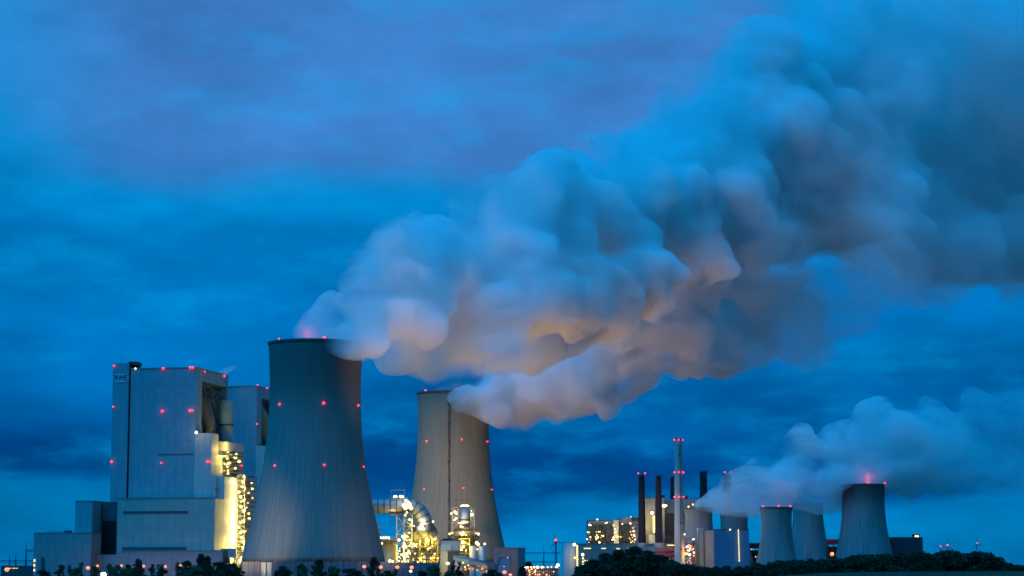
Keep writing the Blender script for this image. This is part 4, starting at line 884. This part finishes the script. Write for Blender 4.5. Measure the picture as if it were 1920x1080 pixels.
TR = [
 ('faint slender tree before the grey left block, left of centre', 'slim', 0, 113, 1053, 1150, 1.3), ('bushy low tree at the left end of the wide grey block', 'bush', 0, 82, 1069, 1050, 1.0),
 ('slim dark tree before the right part of the wide grey block', 'slim', 2, 131, 1060, 1050, .9), ('thin leaning young tree left of the bright orange lamp', 'slim', 1, 152, 1049, 1150, .9),
 ('small conifer before the middle of the wide grey block', 'cone', 0, 118, 1070, 1000, 1.0), ('low bush directly under the bright orange left lamp', 'bush', 1, 143, 1067, 1000, 1.0),
 ('leafy tree right of the bright orange left lamp', 'round', 1, 178, 1063, 1000, .9), ('slender tree left of the turbine hall corner lamp', 'slim', 1, 206, 1052, 1100, 1.2),
 ('leafy tree glowing orange under the turbine hall corner lamp', 'round', 1, 219, 1061, 950, 1.1), ('dark narrow tree right of the turbine hall corner lamp', 'slim', 0, 238, 1052, 1100, 1.3),
 ('low orange tinted bush below the turbine hall corner', 'bush', 1, 237, 1068, 900, 1.0), ('broad tree before the middle of the dark hall strip', 'round', 0, 259, 1051, 1050, .8),
 ('low dark bush left of middle under the turbine hall', 'bush', 2, 262, 1069, 880, 1.1), ('slender tree between the two middle street lamps', 'slim', 2, 286, 1058, 1000, 1.2),
 ('feathery tree just left of the right middle street lamp', 'slim', 1, 301, 1053, 1150, 1.4), ('low bush below the right middle street lamp', 'bush', 0, 305, 1068, 900, 1.0),
 ('black pointed tree, left one of the dense clump', 'cone', 1, 333, 1050, 980, .9), ('black bushy tree in the heart of the dense clump', 'round', 2, 350, 1054, 900, 1.1),
 ('tall leafy tree on top of the dense clump', 'round', 0, 377, 1042, 1050, .8), ('rounded tree right of the tall one in the dense clump', 'round', 2, 388, 1046, 1000, .8),
 ('wide dark bush before the left foot of the lit wall', 'bush', 2, 412, 1057, 900, 1.3), ('wide dark bush before the filter tank', 'bush', 0, 438, 1056, 920, 1.2), ('low dark bush filling the dense clump base', 'bush', 1, 365, 1066, 850, 1.5),
 ('round dark bush before the left half of the nearest tower', 'bush', 2, 529, 1064, 900, 1.0), ('light leafy tree left of middle under the nearest tower', 'round', 1, 566, 1058, 1000, .9),
 ('big round tree under the middle of the nearest tower', 'round', 2, 598, 1052, 980, 1.0), ('small round bush right of the big round tree', 'bush', 1, 626, 1064, 900, .9),
 ('low wide bush left of the leftmost barrier lamp', 'bush', 0, 660, 1066, 900, 1.3), ('tall dark tree between the barrier lamps', 'round', 0, 701, 1048, 1000, .8),
 ('reddish lit loose tree right of the tall dark tree', 'slim', 1, 741, 1063, 1000, 1.3), ('low dark bush under the tan silo', 'bush', 2, 727, 1072, 850, 1.2),
 ('yellow green bush lit by plant lamps below the absorber', 'bush', 1, 813, 1062, 1180, 1.0), ('rounded dark bush left of the yellow green one', 'bush', 0, 790, 1070, 900, 1.0),
 ('dark conifer right of the white post lamp', 'cone', 2, 851, 1051, 1050, 1.2), ('second darker conifer before the tan transfer building', 'cone', 0, 861, 1054, 1000, 1.0),
 ('low round bush below the conveyor', 'bush', 2, 922, 1070, 900, 1.4), ('dark bush left of the pipe bridge', 'round', 2, 979, 1064, 1000, .9), ('low bush under the white post lamp', 'bush', 1, 842, 1072, 880, 1.0),
 ('small far tree on the horizon above the pipe bridge', 'round', 0, 991, 1055, 1900, 1.2)]
for t in TR: tree(*t)
for lb, px, pyt, Y, wf, k in (('left shoulder tree of the big dark grove', 1112, 1052, 1000, 1.2, 0), ('second tree of the big dark grove from its left edge', 1136, 1041, 1020, 1.1, 2), ('domed tree left of the crest of the big dark grove', 1160, 1035, 1000, 1.0, 0),
                              ('crest tree of the big dark grove, its highest', 1188, 1029, 1020, 1.0, 2), ('domed tree right of the crest of the big dark grove', 1214, 1036, 1000, 1.0, 0), ('right shoulder tree of the big dark grove', 1240, 1044, 1020, 1.1, 2)):
    tree(lb, 'round', k, px, pyt, Y, wf*1.35, 'trees of the big dark grove')
# far belt of trees, one mass
def belt():
    r = np.random.default_rng(5); parts = []
    prof = [(1085, 1062), (1120, 1056), (1180, 1050), (1260, 1053), (1290, 1060), (1330, 1064), (1400, 1060), (1440, 1054), (1500, 1052), (1560, 1047), (1640, 1041), (1720, 1039), (1800, 1036), (1845, 1038), (1868, 1044), (1885, 1052), (1900, 1058), (1990, 1062)]
    for i in range(390):
        px = r.uniform(1090, 1960) if i > 130 else r.uniform(1090, 1290); Y = r.uniform(980, 1280); top = interp(prof, px)+r.uniform(-1.5, 6)
        q = P(px, top, Y); kd = 'round' if r.random() < .6 else 'bush'; cm, tm, H_ = PROTO[kd, int(r.integers(0, 3))]
        co = np.empty(len(cm.vertices)*3, np.float32); cm.vertices.foreach_get('co', co); co = co.reshape(-1, 4, 3)
        keep = r.random(len(co)) < .55; co = co[keep].reshape(-1, 3).copy()
        s = max(2, q.z)/H_; t = r.uniform(0, 6.28); R2 = np.array([[cos(t), -sin(t), 0], [sin(t), cos(t), 0], [0, 0, 1]]); co = co@R2.T*np.array([s*1.1, s*1.1, s])
        # larger leaves for the far mass
        c4 = co.reshape(-1, 4, 3); ctr = c4.mean(1, keepdims=True); co = (ctr+(c4-ctr)*1.35).reshape(-1, 3)
        parts.append(co+np.array([q.x, Y, -.5]))
    o = bpy.data.objects.new('treeline', quads_mesh('treeline', np.concatenate(parts), 'leaf')); COL.objects.link(o)
    tag(o, 'dark belt of trees along the field edge before the older plant', 'treeline', None, 'stuff')
belt()

# ------------------------------------------------------------------ steam plumes (volumes in billowing hulls)
def m_volume(name, dens, col, aniso=.15, fade=None, nscale=.012, lo=.3, hi=.62, step=.3, axis=None):
    m = bpy.data.materials.new(name); m.use_nodes = True; nt = NT(m.node_tree); nt.n.clear()
    out = nt.add('ShaderNodeOutputMaterial'); pv = nt.add('ShaderNodeVolumePrincipled')
    pv.inputs['Color'].default_value = col; pv.inputs['Anisotropy'].default_value = aniso; pv.inputs['Density'].default_value = dens
    if fade is not None:
        tc = nt.add('ShaderNodeTexCoord'); o = tc.outputs['Object']; sp = nt.add('ShaderNodeSeparateXYZ'); nt.link(o, sp.inputs[0])
        # turbulence drawn out along the wind, which carries the steam right and up
        mp = nt.add('ShaderNodeMapping', vector_type='POINT'); nt.link(o, mp.inputs[0]); mp.inputs['Rotation'].default_value = (0, radians(26), 0); mp.inputs['Scale'].default_value = (.62, 1, 1)
        nz = nt.add('ShaderNodeTexNoise'); nt.link(mp.outputs[0], nz.inputs['Vector']); nz.inputs['Scale'].default_value = nscale; nz.inputs['Detail'].default_value = 5; nz.inputs['Roughness'].default_value = .6; nz.inputs['Distortion'].default_value = .5
        fac = nz.outputs['Fac']
        if axis:                                        # thins out away from the middle line of the plume
            x0, z0, kz, y0, ky, r0, kr, yw, amt = axis
            t = nt.math('SUBTRACT', sp.outputs[0], x0); rr = nt.math('MAXIMUM', nt.math('ADD', r0, nt.math('MULTIPLY', t, kr)), r0*.8)
            dz = nt.math('DIVIDE', nt.math('SUBTRACT', nt.math('SUBTRACT', sp.outputs[2], z0), nt.math('MULTIPLY', t, kz)), rr)
            dy = nt.math('MULTIPLY', nt.math('DIVIDE', nt.math('SUBTRACT', nt.math('SUBTRACT', sp.outputs[1], y0), nt.math('MULTIPLY', t, ky)), rr), yw)
            q = nt.math('SQRT', nt.math('ADD', nt.math('MULTIPLY', dz, dz), nt.math('MULTIPLY', dy, dy)))
            fac = nt.math('SUBTRACT', fac, nt.math('MULTIPLY', nt.smooth(q, .5, 1.25), amt))
        d = nt.math('MULTIPLY', nt.smooth(fac, lo, hi), dens)
        if fade:
            mr = nt.add('ShaderNodeMapRange', interpolation_type='SMOOTHSTEP'); nt.link(sp.outputs[0], mr.inputs[0]); mr.inputs[1].default_value = fade[0]; mr.inputs[2].default_value = fade[1]; mr.inputs[3].default_value = 1; mr.inputs[4].default_value = fade[2]
            d = nt.math('MULTIPLY', d, mr.outputs[0])
        nt.link(d, pv.inputs['Density'])
    nt.link(pv.outputs[0], out.inputs['Volume'])
    try: m.cycles.volume_step_rate = step
    except Exception: pass
    return m
ico = bmesh.new(); bmesh.ops.create_icosphere(ico, subdivisions=2, radius=1); ico.verts.ensure_lookup_table()
IV = np.array([v.co[:] for v in ico.verts]); IF = np.array([[v.index for v in f.verts] for f in ico.faces]); ico.free()
TEX = {}
def clouds(sz, depth):
    t = bpy.data.textures.new('billow', 'CLOUDS'); t.noise_scale = sz; t.noise_depth = depth; return t
def plume(name, label, cat, ctrl, mat, voxel, seed, puffs=13, disp=((80, 30), (36, 22), (17, 14), (8, 7)), flat=1.0, group='steam plumes'):
    r = np.random.default_rng(seed); vs = []; fs = []; n = 0
    def add(c, rad, f=1.0):
        nonlocal n
        vs.append(IV*np.array([rad, rad*f, rad])+np.array(c)); fs.append(IF+n); n += len(IV)
    for px, py, rp, Y in ctrl:
        c = P(px, py, Y); rad = rp*S(Y)*1.02; add(c, rad, flat)
        for k in range(puffs):
            d = r.normal(size=3); d[2] = d[2]*.9+.15; d /= np.linalg.norm(d); pr = rad*r.uniform(.16, .42)
            add(np.array(c)+d*(rad*1.0-pr*.35)*np.array([1, flat, 1]), pr)
    me = bpy.data.meshes.new(name); me.from_pydata(np.concatenate(vs).tolist(), [], np.concatenate(fs).tolist())
    ob = bpy.data.objects.new(name, me); COL.objects.link(ob)
    md = ob.modifiers.new('r', 'REMESH'); md.mode = 'VOXEL'; md.voxel_size = voxel
    sm = ob.modifiers.new('s', 'SMOOTH'); sm.factor = .5; sm.iterations = 2
    for sz, st in disp:
        dm = ob.modifiers.new('d', 'DISPLACE'); dm.texture = clouds(sz, 2); dm.texture_coords = 'LOCAL'; dm.strength = st; dm.mid_level = .5
    s3 = ob.modifiers.new('s2', 'SMOOTH'); s3.factor = .5; s3.iterations = 1
    m2 = ob.modifiers.new('r2', 'REMESH'); m2.mode = 'VOXEL'; m2.voxel_size = voxel*.85
    s4 = ob.modifiers.new('s4', 'SMOOTH'); s4.factor = .5; s4.iterations = 1
    dg = bpy.context.evaluated_depsgraph_get(); ev = ob.evaluated_get(dg); nm = bpy.data.meshes.new_from_object(ev); nm.name = name
    ob.modifiers.clear(); ob.data = nm
    nm.materials.clear(); nm.materials.append(mat)
    for p in nm.polygons: p.use_smooth = True
    return tag(ob, label, cat, group)
tY = lambda px: 1600+max(0, px-640)*.55
A_ = [(598, 640, 40), (625, 640, 45), (652, 642, 42), (682, 648, 38), (612, 615, 36), (655, 622, 52), (700, 615, 68), (640, 575, 40), (690, 545, 60), (755, 575, 98), (725, 495, 62), (800, 510, 105), (850, 600, 84), (720, 680, 22), (750, 672, 28), (785, 684, 26), (815, 680, 30), (845, 692, 28), (870, 690, 30), (900, 690, 34), (900, 470, 128), (830, 445, 50), (960, 560, 115), (935, 375, 55),
      (1000, 420, 132), (1055, 335, 68), (1100, 440, 130), (1150, 312, 62), (1200, 410, 145), (1232, 265, 85), (1292, 205, 88), (1300, 350, 150), (1400, 250, 165), (1425, 95, 88), (1450, 385, 130), (1550, 150, 195),
      (1570, 320, 165), (1700, 100, 215), (1710, 310, 175), (1850, 150, 235), (1860, 350, 180), (2010, 200, 290), (2010, 400, 170), (1640, 430, 90), (1790, 460, 95), (1650, 505, 88), (1760, 490, 90), (1880, 455, 110), (2000, 430, 140), (1715, 550, 42)]
A_ = [(a, b, c, tY(a)+(i % 3-1)*c*.12) for i, (a, b, c) in enumerate(A_)]
Bf = lambda px: tY(px)-60-max(0, min(1, (px-930)/250))*30+max(0, px-1250)*.45
B_ = [(930, 622, 72), (1000, 562, 88), (1060, 545, 92), (1130, 545, 85), (1215, 525, 75), (1300, 480, 78), (1390, 455, 78), (1490, 425, 80)]
B2_ = [(1480, 500, 55, 2010), (1400, 520, 70, 1990), (1300, 545, 75, 1960), (1210, 570, 75, 1930), (1120, 600, 80, 1900), (1030, 625, 75, 1880), (950, 650, 60, 1860), (880, 670, 45, 1830), (930, 655, 58, 1790), (1000, 645, 60, 1790), (1070, 625, 60, 1800), (1140, 600, 55, 1810)]
A_ = [(a, b, c, d-(110 if a > 1600 and b > 400 else 0)) for a, b, c, d in A_]
A_ += [(655, 642, 34, 1574), (682, 655, 30, 1578), (705, 650, 40, 1590)]
A_ += [(a, b, c, Bf(a)) for a, b, c in B_]+B2_
cY = lambda px: 2030-min(max(0, px-900), 350)*.26+max(0, px-1250)*.5
C_ = [(815, 744, 14), (832, 744, 20), (848, 740, 24), (866, 738, 27), (884, 744, 27), (898, 752, 24), (911, 763, 22), (924, 772, 24), (938, 778, 26), (900, 730, 34), (925, 740, 38), (945, 760, 40), (955, 735, 48), (965, 700, 72), (1030, 705, 82), (1100, 690, 84), (1180, 660, 88), (1260, 640, 80), (1330, 622, 80), (1400, 598, 78), (1480, 590, 82), (1560, 560, 80), (1490, 645, 40), (1530, 655, 30),
      (1250, 592, 40), (1310, 570, 38), (1385, 552, 38), (1455, 530, 42), (1600, 600, 35)]
C_ = [(a, b, c, cY(a)-(36 if 860 < a < 942 and b > 737 else 0)) for a, b, c in C_]
D_ = [(1308, 946, 14), (1335, 938, 24), (1365, 925, 30), (1395, 908, 38), (1428, 890, 32), (1450, 915, 45), (1488, 855, 42), (1503, 818, 26), (1500, 895, 55), (1560, 880, 60), (1598, 832, 48), (1620, 880, 68), (1640, 785, 42), (1655, 762, 24),
      (1700, 840, 78), (1745, 790, 46), (1770, 850, 76), (1845, 800, 62), (1860, 865, 72), (1930, 800, 80), (1950, 860, 80), (1420, 946, 22), (1385, 952, 22), (1360, 950, 20), (1405, 935, 34), (1500, 938, 28), (1530, 940, 28), (1558, 935, 30), (1585, 925, 32), (1630, 895, 36)]
D_ = [(a, b, c, 2880+max(0, a-1400)*.2) for a, b, c in D_]
WHITE = (.955, .955, .955, 1)
V1 = m_volume('steam_volume', .17, (.976, .976, .976, 1), fade=(110, 420, .3), nscale=.016, lo=.365, hi=.645, step=.095, axis=(-122, 182, .53, 1575, 1.12, 62, .36, .7, .18)); V2 = m_volume('steam_volume_second', .17, WHITE, fade=(140, 300, .12), nscale=.02, lo=.385, hi=.65, step=.1, axis=(-38, 163, .26, 1985, .1, 36, .14, .45, .15)); V3 = m_volume('steam_volume_old_plant', .10, WHITE, fade=(430, 650, .14), nscale=.02, lo=.385, hi=.62, step=.12)
plume('steam_plume', 'huge bank of steam rising right from the nearest cooling tower across the upper sky', 'steam plume', A_, V1, 4.4, 3)
plume('steam_plume', 'warm lit lower steam bank trailing right from the ladder tower', 'steam plume', C_, V2, 4.2, 4)
plume('steam_plume', 'smaller bluish steam cloud drifting right over the old cooling towers', 'steam plume', D_, V3, 5.0, 5, disp=((50, 16), (18, 6)))
V4 = m_volume('steam_wisp_volume', .13, WHITE)
plume('steam_wisp', 'thin pale steam wisp on the roof behind the stair shaft', 'steam wisp', [(265, 687, 3.5, 1850), (267, 682, 4.5, 1850), (271, 675, 4, 1850), (275, 669, 2.5, 1850)], V4, .5, 6, 3, ((5, 1.5),), group=None)
plume('steam_wisp', 'thin pale steam wisp above the right edge of the boiler house roof', 'steam wisp', [(410, 703, 4, 1870), (416, 699, 6, 1870), (423, 696, 7, 1870), (431, 692, 6, 1870), (439, 688, 4, 1870)], V4, .5, 8, 3, ((5, 1.5),), group=None)

# added lights without fittings, standing in for plant glow on steam and tower shells
UP = (1, .56, .33)
for px, py, Yq, w, tx, ty, tYq, sz, root in ((735, 1072, 1490, 6.5e5, 800, 590, 1610, 42, bw), (765, 928, 1775, 2.8e5, 1130, 600, 1700, 75, DUCT), (870, 930, 1890, 2.0e5, 1000, 720, 1960, 75, AB2), (880, 930, 1885, 4.6e5, 1340, 650, 1850, 62, AB2),
                                             (985, 1060, 1555, 2.6e5, 1250, 680, 1800, 65, PB), (1040, 1060, 1555, 5.0e5, 1520, 600, 1900, 48, PB), (1085, 1015, 2690, 1.7e5, 1450, 920, 2880, 50, SI)):
    light(P(px, py, Yq), w*2.0, UP, 3, root, P(tx, ty, tYq), sz, 1.0)
light(P(738, 900, 1788), 0.75e6, (1, .62, .30), 9, DUCT, P(812, 960, 1985), 62, 1.0)  # added spot that warms the second tower's shell
light(P(915, 1000, 1880), 6e4, (1, .70, .36), 3, AB2, P(890, 930, 1990), 80, 1.0)
light(P(425, 1036, 1470), 2.1e5, (1, .76, .46), 2, bw, P(480, 1000, 1580), 55, 1.0)  # added fill for the left side of the nearest tower
light(P(600, 1030, 1400), 4.5e4, (1, .8, .62), 2, bw, P(595, 930, 1550), 60, 1.0)  # fill added to brighten the nearest tower's front, no fitting there
light(P(742, 1036, 1480), 0.6e5, (1, .70, .50), 2, bw, P(700, 1000, 1590), 55, 1.0)  # added weaker fill for the nearest tower's right side
light((T1.location.x-6, 1600, t1top[1]+7), 1500, REDC, 2, T1); light((T2.location.x+6, 2026, t2top[1]+7), 2500, REDC, 2, T2)
light(P(1150, 1058, 2560), 4.5e5, (1, .66, .36), 2, SI, P(1270, 990, 2850), 34, 1.0)  # broad warm fill added over white chimney, stack feet and first old tower
light(P(1287, 985, 2812), 22000, WARM, 1.5, PT)  # warm point added to lift the first old cooling tower
for q, w in ((C_c, 9000), (C_e, 2500)): light((q[2][0]+5, q[0].location.y-8, q[2][1]+9), w, REDC, 2, q[0])

# ------------------------------------------------------------------ render settings
for o in bpy.data.objects:
    for k in ('_o', '_top'):
        if k in o: del o[k]
scene.view_settings.view_transform = 'Standard'; scene.view_settings.look = 'None'; scene.view_settings.exposure = 0; scene.view_settings.gamma = 1
cy = scene.cycles
cy.use_denoising = True; cy.use_adaptive_sampling = True; cy.adaptive_threshold = .04; cy.max_bounces = 16; cy.diffuse_bounces = 3; cy.glossy_bounces = 2; cy.volume_bounces = 11; cy.transparent_max_bounces = 8
cy.use_light_tree = True; cy.sample_clamp_indirect = 4; cy.volume_max_steps = 256
